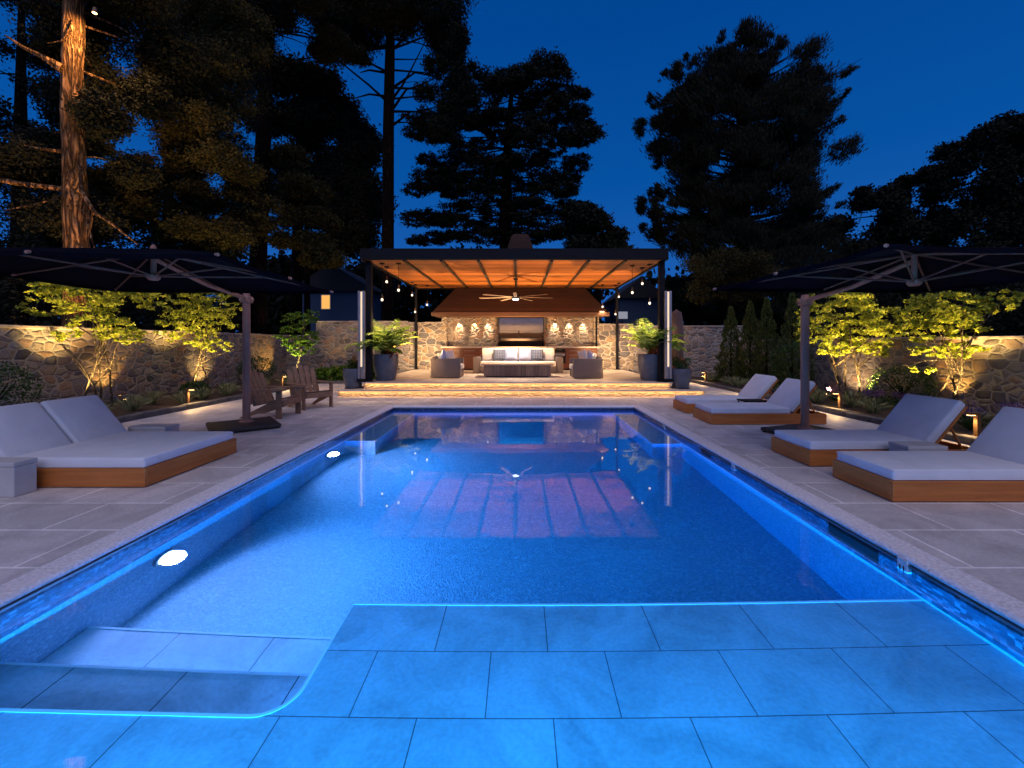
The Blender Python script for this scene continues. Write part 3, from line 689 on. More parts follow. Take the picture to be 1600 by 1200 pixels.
for k in range(2):
    x0 = -1.41+1.41*k
    m = MB(); m.rng(x0+.005, x0+1.405, -.5, .2, .271, .46, .05, 4); m.build('seat_cushion', 'cream', sf, smooth=True)
    m = MB(); m.box((x0+.705, .17, .70), (1.39, .17, .50), Euler((R(-9),0,0)), .06, 4); m.build('back_cushion', 'cream', sf, smooth=True)
for x, mt, lab in ((-.74, 'navy_pat', 'navy patterned pillow on the left half of the sofa'), (-.28, 'blue_cloth', 'pale lavender pillow left of the sofa centre'),
                   (.24, 'blue_cloth', 'pale lavender pillow right of the sofa centre'), (.70, 'navy_pat', 'navy patterned pillow on the right half of the sofa')):
    pillow('throw_pillow', (x-.06, 15.93, TZ+.69), (R(-16), 0, R(random.uniform(-5,5))), (.50,.46,.16), mt, lab)
ct = empty('coffee_table', (-.1, 14.25, TZ), 0, 'long low driftwood plank coffee table in front of the sofa', 'coffee table')
m = MB(); m.rng(-1.12, 1.12, -.36, .36, .035, .395, .006, 1); m.build('base', 'tablewood', ct)
m = MB(); m.rng(-1.20, 1.20, -.42, .42, .396, .445, .008, 2); m.build('tabletop', 'tabletop', ct)
m = MB(); m.rng(-1.05, 1.05, -.3, .3, 0, .034); m.build('plinth', 'steel_dark', ct)

# ------------------------------------------------------------------ potted plants
def frond(mb, base, az, elev, ln, droop, leafw=.03, nleaf=22):
    """arching frond: returns leaf points, directions"""
    pts, dirs = [], []
    p = Vector(base); e = elev; seg = ln/nleaf; sp = [p.copy()]
    for k in range(nleaf):
        d = Vector((math.cos(az)*math.cos(e), math.sin(az)*math.cos(e), math.sin(e)))
        p = p+d*seg; sp.append(p.copy()); e -= droop/nleaf*(1+k/nleaf)
        if k > 3:
            sd = Vector((-math.sin(az), math.cos(az), 0))
            L_ = .26*ln*math.sin(math.pi*min(1,(k+2)/(nleaf+1)))**.6
            for s_ in (1, -1):
                dd = (sd*s_+d*.8+Vector((0,0,-.35))).normalized()
                pts.append(p+dd*L_*.5); dirs.append(dd*L_)
    mb.tube(sp[::3]+[sp[-1]], .007, 4)
    return pts, dirs
def strips(name, pts, dirs, w, mat, parent):
    n = len(pts); P_ = np.array([tuple(p) for p in pts]); D = np.array([tuple(d) for d in dirs])
    q = rng.normal(size=(n,3)); q[:,2] += 2; b = np.cross(q, D); b /= np.linalg.norm(b, axis=1, keepdims=True)+1e-9
    v = np.stack([P_-D*.5, P_+b*w*.5-D*.1, P_+D*.5, P_-b*w*.5-D*.1], 1).reshape(-1,3)
    me = bpy.data.meshes.new(name); me.vertices.add(4*n); me.vertices.foreach_set('co', v.ravel())
    me.loops.add(4*n); me.loops.foreach_set('vertex_index', np.arange(4*n, dtype=np.int32))
    me.polygons.add(n); me.polygons.foreach_set('loop_start', np.arange(0,4*n,4,dtype=np.int32))
    at = me.attributes.new('tone','FLOAT','FACE'); at.data.foreach_set('value', rng.uniform(0,1,n).astype(np.float32))
    me.update(calc_edges=True); me.validate(); me.materials.append(M[mat])
    o = bpy.data.objects.new(name, me); col.objects.link(o); o.parent = parent; return o
def pot_parts(t, r, h, mat='pot'):
    m = MB(); m.lathe((0,0,0), [(r*.72,0),(r*.76,.02),(r*.98,h*.55),(r*1.02,h*.8),(r,h*.97),(r*.99,h),(r*.9,h),(r*.88,h*.93)], 40)
    m.build('pot', mat, t, smooth=True)
    m = MB(); m.lathe((0,0,h*.90), [(r*.87,0),(r*.87,.02)], 24); m.build('soil', 'soil', t)
def palm_pot(loc, r, h, label, seed):
    random.seed(seed)
    t = empty('potted_palm', loc, 0, label, 'potted plant', 'large potted palms flanking the terrace')
    pot_parts(t, r, h)
    g = MB(); P_, D_ = [], []
    for k in range(52):
        a, d = frond(g, (random.uniform(-.1,.1), random.uniform(-.1,.1), h*.92), random.uniform(0, 2*math.pi), R(random.uniform(52, 89)), random.uniform(.8, 1.45), R(random.uniform(30, 85)))
        P_ += a; D_ += d
    g.build('stem', 'palm', t); strips('fronds', P_, D_, .055, 'palm', t)
    pts = clump((.12, -.16, h+.06), (.26,.2,.14), 130, 10, .5); leaf_mesh('red_leaves', pts, .16, 'redleaf', t, .25, dirs=[(.3,0,1)]*130)
palm_pot((-4.12, 12.75, TZ), .37, .80, 'tall slate pot with bushy palm at the left front of the terrace', 3)
palm_pot((3.98, 12.75, TZ), .37, .80, 'tall slate pot with bushy palm at the right front of the terrace', 4)
for x, y, lab, sd in ((-4.93, 12.3, 'small slate pot of low greenery beside the left column', 1), (4.72, 12.25, 'small slate pot of low greenery beside the right column', 2)):
    t = empty('potted_plant', (x, y, .19), 0, lab, 'potted plant', 'small pots beside the columns'); pot_parts(t, .29, .58)
    m = MB(); m.lathe((0,0,0), [(.25,0),(.25,.015)], 24); m.build('saucer', 'steel_dark', t)
    pts = clump((0,0,.70), (.26,.26,.17), 420, 16, .45); leaf_mesh('foliage', pts, .075, 'leafshrub', t, .5)
    pts = clump((0,0,.78), (.18,.18,.14), 50, 8, .4); leaf_mesh('red_leaves', pts, .09, 'redleaf', t, .35)
t = empty('folded_parasol', (5.1, 13.6, 0), 0, 'folded parasol in a brown cover behind the right column', 'parasol')
m = MB(); m.tube([(0,0,0),(0,0,2.62)], .03, 10); m.build('pole', 'bronze', t)
m = MB(); m.lathe((0,0,.5), [(.14,0),(.2,.1),(.24,.9),(.22,1.6),(.16,2.02),(.05,2.08)], 14); m.build('cover', 'cover', t, smooth=True)
m = MB(); m.lathe((0,0,0), [(.32,0),(.32,.06),(.06,.09)], 24); m.build('base', 'baseplate', t)

# ------------------------------------------------------------------ loungers
def lounger(loc, W, rz, label, nback=1, group=None, cat='sun lounger', name='sun_lounger'):
    t = empty(name, loc, rz, label, cat, group)
    Ln = 2.14; H = .20; th = .028
    for xa in (0, Ln-th): m = MB(); m.rng(xa, xa+th, th+.0005, W-th-.0005, .012, H, .003, 1); m.build('end_board', 'teak_y', t)
    for ya in (0, W-th): m = MB(); m.rng(0, Ln, ya, ya+th, .012, H, .003, 1); m.build('side_board', 'teak', t)
    m = MB()
    k = .06
    while k < 1.48: m.rng(k, k+.07, th+.001, W-th-.001, H-.03, H-.01); k += .085
    m.build('slats', 'teak_y', t)
    m = MB(); m.rng(.06, Ln-.06, .06, W-.06, 0, .011); m.build('foot_rail', 'rubber', t)
    hx = 1.49; ang = R(50)
    m = MB(); m.rng(.025, hx, .022, W-.022, H-.004, H+.105, .028, 4)
    for zz in (H+.012, H+.088):
        q = [(.030,.027),(hx-.005,.027),(hx-.005,W-.027),(.030,W-.027),(.030,.027)]; m.tube([(a_, b_, zz) for a_, b_ in q], .0065, 6)
    m.build('seat_cushion', 'cushion', t, smooth=True)
    bl = .70; rot = Euler((0, -ang, 0)); ux = Vector((math.cos(ang), 0, math.sin(ang))); un = Vector((-math.sin(ang), 0, math.cos(ang)))
    o0 = Vector((hx+.045, 0, H+.005))
    w1 = W/nback
    for i in range(nback):
        c = o0+ux*(bl/2)+un*.062+Vector((0, w1*(i+.5), 0))
        m = MB(); m.box(c, (bl, w1-.03, .11), rot, .036, 4); m.build('back_cushion', 'cushion', t, smooth=True)
    c = o0+ux*(bl/2-.01)-un*.012+Vector((0, W/2, 0))
    m = MB(); m.box(c, (bl, W-.05, .03), rot, .004, 1); m.build('backrest_frame', 'teak', t)
    m = MB(); e = o0+ux*(bl*.62)-un*.03
    for y in (.12, W-.12): m.tube([(e.x, y, e.z), (Ln-.12, y, H-.02)], .014, 6)
    m.build('support_strut', 'teak', t)
    return t
RL = 'teak loungers right of the pool'
lounger((3.51, 3.92, 0), .76, 0, 'nearest right teak lounger with white cushion, cut by the frame edge', group=RL)
lounger((3.52, 5.06, 0), .76, R(1), 'second teak lounger right of the pool, behind the small concrete table', group=RL)
lounger((3.53, 7.70, 0), .80, R(0), 'third right teak lounger, beside the umbrella post', group=RL)
lounger((3.56, 8.93, 0), .78, R(-.5), 'farthest right teak lounger with reclined white back', group=RL)
lounger((-3.90, 5.72, 0), 1.40, R(180), 'wide double teak daybed with two raised white backs left of the pool', nback=2, cat='daybed', name='double_daybed')

def side_block(x0, x1, y0, y1, h, label, rz=0):
    t = empty('side_table', ((x0+x1)/2, (y0+y1)/2, 0), rz, label, 'side table', 'small concrete tables by the loungers')
    w, d = (x1-x0)/2, (y1-y0)/2
    m = MB(); m.rng(-w, w, -d, d, h-.045, h, .008, 2); m.build('table_top', 'concrete', t)
    m = MB(); m.rng(-w+.004, w-.004, -d+.004, d-.004, 0, h-.046, .008, 2); m.build('pedestal', 'concrete', t)
side_block(-5.52, -4.93, 4.06, 4.26, .34, 'pale concrete table at the near side of the daybed', R(-2))
side_block(-5.48, -4.95, 5.80, 6.05, .34, 'pale concrete table at the far side of the daybed')
side_block(4.42, 4.88, 4.74, 5.0, .33, 'pale concrete table between the two nearest right loungers')
t = empty('tray_table', (4.85, 8.7, 0), 0, 'low dark tray table between the two farthest right loungers', 'side table')
m = MB(); m.rng(-.24, .24, -.17, .17, .30, .325, .004, 1); m.build('tray', 'steel_dark', t)
for x in (-.21, .21):
    for y in (-.14, .14):
        m = MB(); m.tube([(x, y, 0), (x, y, .3)], .012, 6); m.build('leg', 'steel_dark', t)

# ------------------------------------------------------------------ adirondack chairs
def adirondack(loc, rz, label):
    t = empty('adirondack_chair', loc, rz, label, 'wooden chair', 'wooden garden chairs left of the pool')
    # local: faces +x, y = width; front legs at x=.38
    for y in (-.32, .32):
        m = MB(); m.rng(.30, .42, y-.016, y+.016, 0, .56, .004, 1); m.build('front_leg', 'oldwood', t)
        s_ = 1 if y > 0 else -1
        m = MB(); m.rng(-.42, .50, y-.06+.03*s_, y+.06+.03*s_, .561, .585, .008, 2); m.build('armrest', 'oldwood', t)
        m = MB(); yy = y-.034*s_
        m.prism([(-.50, 0), (-.38, 0), (.40, .27), (.40, .39), (.28, .39)], 1, yy-.014, yy+.014); m.build('rear_leg', 'oldwood', t)
        m = MB(); m.box((-.27, yy+.03*s_, .42), (.08, .022, .30), Euler((0, R(-24), 0))); m.build('back_post', 'oldwood', t)
    sl = math.atan2(.27-.0, .78)*.7
    for k in range(6):
        x = .36-k*.095; m = MB(); m.box((x, 0, .395-(k*.095)*.26), (.082, .60, .02), Euler((0, -R(14), 0)), .004, 1); m.build('seat_slat', 'oldwood', t)
    m = MB(); m.rng(.421, .441, -.30, .30, .26, .38, .004, 1); m.build('apron', 'oldwood', t)
    tilt = R(24)
    for k in range(5):
        y = (k-2)*.115; ln = (.70, .78, .82, .78, .70)[k]
        o = Vector((-.18, y, .24)); u = Vector((-math.sin(tilt), 0, math.cos(tilt)))
        c = o+u*ln/2+Vector((0, (k-2)*.016, 0))
        m = MB(); m.box(c, (.02, .105, ln), Euler((-(k-2)*R(1.2), -tilt, 0)), .006, 2); m.build('back_slat', 'oldwood', t)
    for zz, xx in ((.40, -.245), (.72, -.385)):
        m = MB(); m.box((xx-.03, 0, zz), (.022, .56, .07), Euler((0, -tilt, 0))); m.build('back_rail', 'oldwood', t)
adirondack((-5.14, 8.62, 0), R(-4), 'dark wooden adirondack chair directly behind the left umbrella post')
adirondack((-4.98, 9.85, 0), R(-37), 'dark wooden adirondack chair turned toward the pool, nearer the pavilion')

# ------------------------------------------------------------------ umbrellas
def umbrella(pole, c, half, ze, hubz, apexz, poleh, rot, brot, label):
    t = empty('cantilever_umbrella', (pole[0], pole[1], 0), 0, label, 'parasol', 'navy cantilever parasols')
    def rel(v): return Vector((v[0]-pole[0], v[1]-pole[1], v[2]))
    m = MB(); q = Euler((0,0,brot)); off = Vector((.02, -.12, 0))
    m.box(off+Vector((0,0,.055)), (1.02, 1.02, .05), q, .01, 2); base = m.build('base_plate', 'baseplate', t)
    for a in (45, 135, 225, 315):
        d = Vector((math.cos(R(a)+brot), math.sin(R(a)+brot), 0))*.66+off
        m = MB(); m.tube([(d.x-.02, d.y-.0, .045), (d.x+.02, d.y, .045)], .044, 14); m.build('wheel', 'rubber', base)
    m = MB(); m.lathe((0,0,.08), [(.12,0),(.12,.02),(.075,.05)], 20); m.build('pole_socket', 'bronze', t)
    m = MB(); m.lathe((0,0,.08), [(.064,0),(.062,poleh-.14),(.05,poleh-.08)], 24); m.build('pole', 'bronze', t, smooth=True)
    m = MB(); m.box((0,0,poleh-.12), (.16,.16,.12), None, .02, 2); m.tube([(-.12,0,poleh-.12),(.12,0,poleh-.12)], .03, 10); m.build('bracket', 'bronze', t)
    C = Vector((c[0], c[1], 0)); cr, sr = math.cos(rot), math.sin(rot)
    def loc2(u, v, z): return rel((c[0]+cr*u-sr*v, c[1]+sr*u+cr*v, z))
    hx, hy = half; apex = loc2(0, 0, apexz)
    # arm from the post to the mast, under the cloth
    far = Vector((0, 0, poleh-.10))
    m = MB(); ap = apex-Vector((0,0,.10)); m.tube([far, far.lerp(ap, .5)+Vector((0,0,-.05)), ap], [.036,.032,.028], 10); m.build('arm', 'bronze', t)
    m = MB(); m.tube([loc2(0,0,hubz), loc2(0,0,apexz-.03)], .032, 12); m.build('mast', 'bronze', t)
    m = MB(); hb = loc2(0,0,hubz-.05); m.lathe(hb, [(.05,0),(.075,.03),(.075,.07),(.04,.09)], 16); m.build('hub', 'bronze', t)
    rim = [(-1,-1),(0,-1),(1,-1),(1,0),(1,1),(0,1),(-1,1),(-1,0)]
    # canopy cloth: sagging panels between ribs, thin double surface with a short valance
    g = MB(); rings = []; nr = 7
    dirs_ = []
    for k in range(8):
        a, b = rim[k], rim[(k+1)%8]
        for s_ in range(4):
            f = s_/4; dirs_.append((a[0]*(1-f)+b[0]*f, a[1]*(1-f)+b[1]*f, math.sin(math.pi*f)))
    for r_ in range(1, nr+1):
        fr = r_/nr; ring = []
        for (u, v, sg) in dirs_:
            inn = 1-.025*sg*fr
            z = apexz+.03-(apexz+.03-ze-.02)*fr**1.08 - .035*sg*math.sin(math.pi*fr*.8)
            ring.append(g.bm.verts.new(loc2(u*hx*fr*inn, v*hy*fr*inn, z)))
        rings.append(ring)
    ring = [g.bm.verts.new(v.co+Vector((0,0,-.05))) for v in rings[-1]]; rings.append(ring)
    top = g.bm.verts.new(apex+Vector((0,0,.035))); n = len(dirs_)
    for k in range(n): g.bm.faces.new((top, rings[0][k], rings[0][(k+1)%n]))
    for A, B in zip(rings, rings[1:]):
        for k in range(n): g.bm.faces.new((A[k], B[k], B[(k+1)%n], A[(k+1)%n]))
    bmesh.ops.solidify(g.bm, geom=list(g.bm.faces), thickness=.003)
    g.build('canopy', 'canvas', t)
    for (u, v) in rim:
        e = loc2(u*hx*1.004, v*hy*1.004, ze+.0); s0 = apex-Vector((0,0,.02)); mid = s0.lerp(e, .5)+Vector((0,0,-.005))
        m = MB(); m.tube([s0, mid, e], .0125, 8); rb = m.build('rib', 'ribs', t)
        m = MB(); d = (e-s0).normalized(); m.tube([e-d*.05, e+d*.03], .017, 8); m.build('rib_tip', 'bronze', rb)
        m = MB(); m.tube([loc2(0,0,hubz), s0.lerp(e, .55)+Vector((0,0,-.012))], .011, 8); m.build('strut', 'ribs', t)
    m = MB(); m.lathe(apex+Vector((0,0,.03)), [(.04,0),(.03,.04),(.01,.06)], 12); m.build('finial', 'bronze', t)
umbrella((-4.97, 7.55), (-4.92, 5.58), (1.75, 1.50), 2.40, 2.40, 2.74, 2.42, R(4), R(40), 'navy cantilever parasol on a bronze post left of the pool')
umbrella((4.72, 6.9), (4.85, 5.12), (1.75, 1.42), 2.35, 2.26, 2.62, 2.31, R(3), R(20), 'navy cantilever parasol on a bronze post right of the pool')

# ------------------------------------------------------------------ trees in the beds
def bed_tree(px, Y, stems, crown, label, n=2600, leaf=.075, mat='leafyel', side=-1, name='ornamental_tree', lamp_e=300, seed=1, splay=.5, lampx=0):
    """stems from the bed, crown = list of (px, py, rx, rz, weight) clumps in the photograph at distance Y"""
    random.seed(seed)
    X = (px-813)/FOC*Y; t = empty(name, (X, Y, .06), 0, label, 'tree', 'lit ornamental trees in the beds')
    cl = [(P(a, b, Y), r1/FOC*Y, r2/FOC*Y, w) for a, b, r1, r2, w in crown]
    g = MB()
    for i in range(stems):
        a = 2*math.pi*i/stems+.4; b0 = Vector((math.cos(a)*.26, math.sin(a)*.12, 0)) if stems > 1 else Vector()
        tgt = cl[int(i*len(cl)/stems)][0]-Vector((X, Y, .06))
        if stems == 1: tgt = max(cl, key=lambda q: q[0].z)[0]-Vector((X, Y, .06))
        tgt = Vector((tgt.x, random.uniform(-.5,.5), tgt.z))
        pts = []
        for k in range(7):
            f = k/6; p = b0.lerp(tgt, f); p.x = b0.x+(tgt.x-b0.x)*f**1.9; p.y = b0.y+(tgt.y-b0.y)*f**1.9
            p += Vector((random.uniform(-1,1), random.uniform(-1,1), 0))*.035*(f>0); pts.append(p)
        g.tube(pts, [(.026 if stems > 1 else .04)*(1-f/6*.75) for f in range(7)], 7)
        for _ in range(9):
            k = random.randint(2, 5); s0 = pts[k]; c_ = random.choice(cl); e = c_[0]-Vector((X, Y, .06))+Vector((random.uniform(-1,1)*c_[1], random.uniform(-1,1)*.6, random.uniform(-.8,.8)*c_[2]))
            if (e-s0).length > 1.5 or e.z < s0.z-.2: continue
            mid = s0.lerp(e, .5)+Vector((0,0,.06)); g.tube([s0, mid, e], [.014,.009,.004], 5)
    g.build('trunk', 'barkpale', t, smooth=True)
    pts = []; W = sum(c_[3] for c_ in cl)
    for c_, r1, r2, w in cl:
        k = int(n*1.5*w/W); pp = clump(c_-Vector((X, Y, .06)), (r1*1.1, min(r1, .8)*.9+.1, r2*1.15), k, max(5, k//24), .13, .45); pts.append(pp)
    pts = np.concatenate(pts); leaf_mesh('crown', pts, leaf*.95, mat, t, .5, nz=.5)
    # uplight at the foot
    ux = -.35*side + lampx
    return X
def uplight(loc, tgt, e, label, color=(1,.62,.20), size=70, group='small uplights in the planting beds', blend=.7):
    t = empty('uplight', loc, 0, label, 'garden light', group)
    d = (Vector(tgt)-Vector(loc)).normalized()
    m = MB(); m.tube([(0,0,0),(0,0,.10)], .012, 6); m.build('stake', 'brass', t)
    a = Vector((0,0,.12)); m = MB(); m.tube([a-d*.05, a+d*.05], [.03,.04], 14); m.build('housing', 'brass', t)
    m = MB(); m.tube([a+d*.051, a+d*.054], .032, 14); m.build('lens', 'e_warm', t)
    lamp('uplight_lamp', 'SPOT', a+d*.075, e, color, t, spot_size=R(size), spot_blend=blend, shadow_soft_size=.03, to=a+d*2)
    return t
bed_tree(155, 9.1, 4, [(95,450,45,14,1),(75,480,38,16,.8),(140,470,50,30,2.2),(190,455,50,30,2),(165,510,45,20,1.6),(205,525,28,14,1),(115,525,26,14,.5),(150,440,40,12,.9),(230,470,30,22,.8)],
         'spreading four-stemmed small tree lit yellow behind the daybed', 4200, .085, seed=2)
bed_tree(310, 11.9, 3, [(285,480,34,22,1.4),(320,500,45,26,2),(345,480,32,22,1.2),(300,525,36,18,1.3),(335,540,26,12,.8),(265,510,24,18,.7),(310,462,40,12,.8)],
         'slender lit small tree just left of the left umbrella post', 3600, .085, seed=3)
bed_tree(465, 16.4, 1, [(465,500,26,14,1.2),(455,525,24,18,1.3),(482,528,20,16,1),(470,545,24,12,1),(485,495,14,12,.5)],
         'single-stemmed round lit tree beside the pavilion', 2600, .10, 'leafgrn', seed=4)
bed_tree(1330, 10.2, 4, [(1320,490,55,26,2.2),(1280,515,34,28,1.2),(1345,520,45,26,2),(1380,500,30,24,1),(1310,545,36,14,1),(1365,545,26,12,.7),(1310,468,60,12,1),(1262,490,18,20,.4)],
         'dense multi-stemmed small tree lit yellow behind the right umbrella post', 4600, .085, seed=5)
bed_tree(1482, 8.4, 3, [(1450,490,45,24,1.7),(1490,505,42,26,1.8),(1435,520,30,20,1),(1500,545,34,14,1.1),(1470,470,50,14,1),(1545,475,34,14,.8),(1575,462,28,8,.5),(1440,578,22,5,.25),(1520,480,26,22,.8),(1450,550,30,8,.5)],
         'open multi-stemmed lit tree at the far right with a long side branch', 3800, .09, seed=6)
A = 'amber '
uplight((-9.55, 8.75, .06), (-9.3, 9.2, 2.6), 900, 'small uplight at the foot of the daybed tree', size=85)
uplight((-9.0, 9.5, .06), (-9.2, 9.1, 2.6), 560, 'small uplight on the far side of the daybed tree', size=90)
uplight((-9.75, 10.15, .06), (-10.2, 10.2, .9), 60, 'small uplight washing the wall behind the daybed tree', color=(1,.5,.10), size=75)
uplight((-9.3, 11.5, .06), (-9.25, 12, 2.6), 900, 'small uplight at the foot of the slender left tree', size=85)
uplight((-8.75, 12.3, .06), (-9.1, 11.9, 2.6), 560, 'small uplight on the far side of the slender left tree', size=90)
uplight((-9.6, 13.2, .06), (-10.2, 13.25, .7), 60, 'small uplight washing the wall behind the slender left tree', size=80)
uplight((-8.9, 16.1, .06), (-8.8, 16.5, 2.2), 520, 'small uplight at the foot of the corner tree', size=80, color=(1,.75,.3))
uplight((-9.5, 16.9, .06), (-10.2, 16.6, .9), 90, 'small uplight washing the left corner of the wall', color=(1,.5,.10), size=75)
uplight((-7.6, 16.6, .06), (-7.4, 17.6, .6), 60, 'left one of two uplights in the hostas', size=110)
uplight((-6.8, 16.5, .06), (-6.6, 17.6, .6), 60, 'right one of two uplights in the hostas', size=110)
uplight((8.15, 9.8, .06), (8.1, 10.3, 2.6), 900, 'small uplight at the foot of the dense right tree', size=85)
uplight((7.7, 10.5, .06), (8.0, 10.2, 2.6), 560, 'small uplight on the far side of the dense right tree', size=90)
uplight((8.6, 11.5, .06), (9.4, 11.6, .7), 70, 'small uplight washing the wall left of the dense right tree', color=(1,.62,.3), size=90)
uplight((8.5, 8.0, .06), (8.6, 8.5, 2.6), 900, 'small uplight at the foot of the far right tree', size=85)
uplight((8.1, 8.8, .06), (8.5, 8.4, 2.6), 560, 'small uplight on the far side of the far right tree', size=90)
uplight((9.0, 8.9, .06), (9.4, 8.95, .8), 60, 'small uplight washing the wall behind the far right tree', color=(1,.5,.10), size=75)

for x, y, lab in ((-4.3, 13.35, 'small added uplight hidden behind the left palm pot'), (4.1, 13.35, 'small added uplight hidden behind the right palm pot'), (-2.75, 14.7, 'small added uplight hidden behind the left armchair'), (2.5, 14.6, 'small added uplight hidden behind the right armchair'), (-.1, 16.75, 'small added uplight hidden behind the sofa')):  # hidden lamps added to brighten the cedar ceiling and the flanking walls
    side = 14 < y < 15
    uplight((x, y, .38), ((4.35 if x > 0 else -4.35), 18.2, 1.75) if side else (x*.45, y+(15.2-y)*.4, 4), 1150 if side else 1150, lab, color=(1,.62,.30) if side else (1,.56,.22), size=64 if side else 150, blend=.9, group='added fill uplights on the terrace')
# bollards
def bollard(x, y, flip, label, e=14):
    t = empty('path_light', (x, y, .0), 0, label, 'path light', 'bronze path lights along the beds')
    s = flip
    m = MB(); m.rng(-.03, .03, -.03, .03, 0, .46, .003, 1); m.build('post', 'brass', t)
    m = MB(); x0, x1 = sorted((.03*s, .15*s)); m.rng(x0, x1, -.03, .03, .42, .46, .003, 1); m.build('head', 'brass', t)
    m = MB(); x0, x1 = sorted((.05*s, .14*s)); m.rng(x0, x1, -.02, .02, .414, .4195); m.build('lens', 'e_warm', t)
    lamp('path_lamp', 'SPOT', (.09*s, 0, .405), e, (1,.6,.24), t, spot_size=R(150), spot_blend=.5, shadow_soft_size=.03, to=(.11*s+.1*s, 0, 0))
bollard(-7.80, 9.75, 1, 'path light on the left curb left of the umbrella base', 30)
bollard(-7.80, 13.6, 1, 'path light on the left curb behind the wooden chairs', 34)
bollard(-7.80, 6.0, 1, 'path light on the left curb behind the daybed', 22)
bollard(6.95, 15.6, -1, 'path light at the far end of the right bed by the cypresses', 40)
bollard(6.92, 9.0, -1, 'path light on the right curb just right of the umbrella post', 30)
bollard(6.92, 12.2, -1, 'path light on the right curb behind the farthest lounger', 36)
bollard(6.92, 6.3, -1, 'path light on the right curb behind the second lounger', 26)

# shrubs, conifers, grasses
def shrub(x, y, r, h, label, mat='leafshrub', n=2200, leaf=.05, name='round_shrub'):
    t = empty(name, (x, y, .06), 0, label, 'shrub', 'clipped shrubs in the beds')
    m = MB(); m.tube([(0,0,0),(0,0,h*.5)], .03, 6)
    for k in range(5): a = k*1.256; m.tube([(0,0,h*.25),(math.cos(a)*r*.5, math.sin(a)*r*.5, h*.65)], [.018,.008], 5)
    m.build('stems', 'barkdark', t)
    d = rng.normal(size=(n,3)); d /= np.linalg.norm(d, axis=1, keepdims=True)
    rad = rng.uniform(.55, 1.0, size=(n,1))**.5; wob = 1+.10*np.sin(d[:,:1]*7+x)*np.cos(d[:,1:2]*6)
    pts = d*rad*wob*np.array([r, r, h/2])+np.array([0,0,h/2])
    leaf_mesh('foliage', pts, leaf, mat, t, .55)
shrub(-9.3, 7.3, .62, 1.15, 'dark round shrub at the left edge beyond the daybed')
shrub(-8.6, 11.0, .32, .45, 'small low shrub in the bed right of the daybed tree')
shrub(-9.6, 15.2, .62, 1.0, 'dark clipped shrub behind the left umbrella post')
shrub(8.75, 9.55, .62, .95, 'dark round shrub between the two right lit trees')
shrub(7.9, 12.1, .62, 1.55, 'dark round shrub right beside the right umbrella post')
for i, (px, py, Y, lab) in enumerate(((1142, 482, 15.6, 'first dark cone cypress, nearest the pavilion'), (1172, 473, 14.9, 'second dark cone cypress from the pavilion'), (1198, 469, 14.2, 'third dark cone cypress from the pavilion'), (1238, 462, 13.4, 'fourth dark cone cypress, beside the umbrella post'))):
    X = (px-813)/FOC*Y; H = 1.5-(py-537)/FOC*Y-.06
    t = empty('cypress_tree', (X, Y, .06), 0, lab, 'cypress', 'cone cypresses against the right wall')
    m = MB(); m.tube([(0,0,0),(0,0,H*.9)], [.05,.01], 7); m.build('trunk', 'barkdark', t)
    n = 4200; z = rng.uniform(0,1,n)**1.25; rr = .52*(1-z)**.8*(1+.16*np.sin(z*40+rng.uniform(0,6)))+.03; a = rng.uniform(0,2*math.pi,n); q = rng.uniform(.55,1,n)**.5
    lump = 1+.15*np.sin(a*4+z*13+i)
    pts = np.stack([np.cos(a)*rr*q*lump, np.sin(a)*rr*q*lump, .06+z*H], 1); leaf_mesh('crown', pts, .10, 'leafconif', t, .35, dirs=np.stack([np.cos(a)*.5, np.sin(a)*.5, np.ones(n)*1.2], 1))
def tuft_mesh(parent, r, h, n, mat, w=.012):
    a = rng.uniform(0,2*math.pi,n); tl = rng.uniform(.15,1.0,n); P_, D_ = [], []
    for k in range(n):
        d = Vector((math.cos(a[k])*tl[k]*r, math.sin(a[k])*tl[k]*r, h*(1.1-.5*tl[k]))); b = Vector((math.cos(a[k])*.03, math.sin(a[k])*.03, 0))
        P_.append(b+d*.35); D_.append(d*.7); P_.append(b+d*.85+Vector((0,0,-h*.05*tl[k]))); D_.append(Vector((d.x, d.y, d.z*.55))*.55)
    return strips('blades', P_, D_, w*2, mat, parent)
gproto = empty('grass_tuft', (-8.2, 8.0, .06), 0, 'clump of striped ornamental grass in the planting bed', 'ornamental grass', 'striped grass clumps in the beds')
tuft_mesh(gproto, .30, .34, 90, 'grassblade', .012)
lproto = empty('lavender_plant', (7.5, 6.9, .06), 0, 'low purple flowering lavender in the right bed', 'flowering plant', 'lavender plants in the right bed')
tuft_mesh(lproto, .28, .30, 90, 'leafshrub', .010)
pts = clump((0,0,.34), (.26,.26,.10), 260, 14, .3); o = leaf_mesh('flowers', pts, .04, 'purple', lproto, .4, dirs=[(0,0,1)]*260)
random.seed(11)
for (x, y) in [(-8.3,8.9),(-8.1,10.0),(-8.7,9.8),(-8.2,10.7),(-8.1,11.5),(-8.5,12.1),(-8.1,12.7),(-8.3,13.4),(-8.0,14.3),(-8.7,13.9),(-8.1,6.9),(-8.4,15.2),(-6.4,16.3),
               (7.3,8.6),(7.5,9.4),(7.2,10.1),(7.6,10.9),(7.3,11.6),(7.2,12.9),(7.2,13.8),(7.3,14.7),(7.6,5.9),(7.4,7.7),(8.0,7.4),(7.2,15.6),(6.3,16.9),(7.4,5.2)]:
    c_ = copy_tree(gproto); c_.location = (x, y, .06); c_.rotation_euler.z = random.uniform(0, 6); s_ = random.uniform(.8, 1.25); c_.scale = (s_, s_, s_)
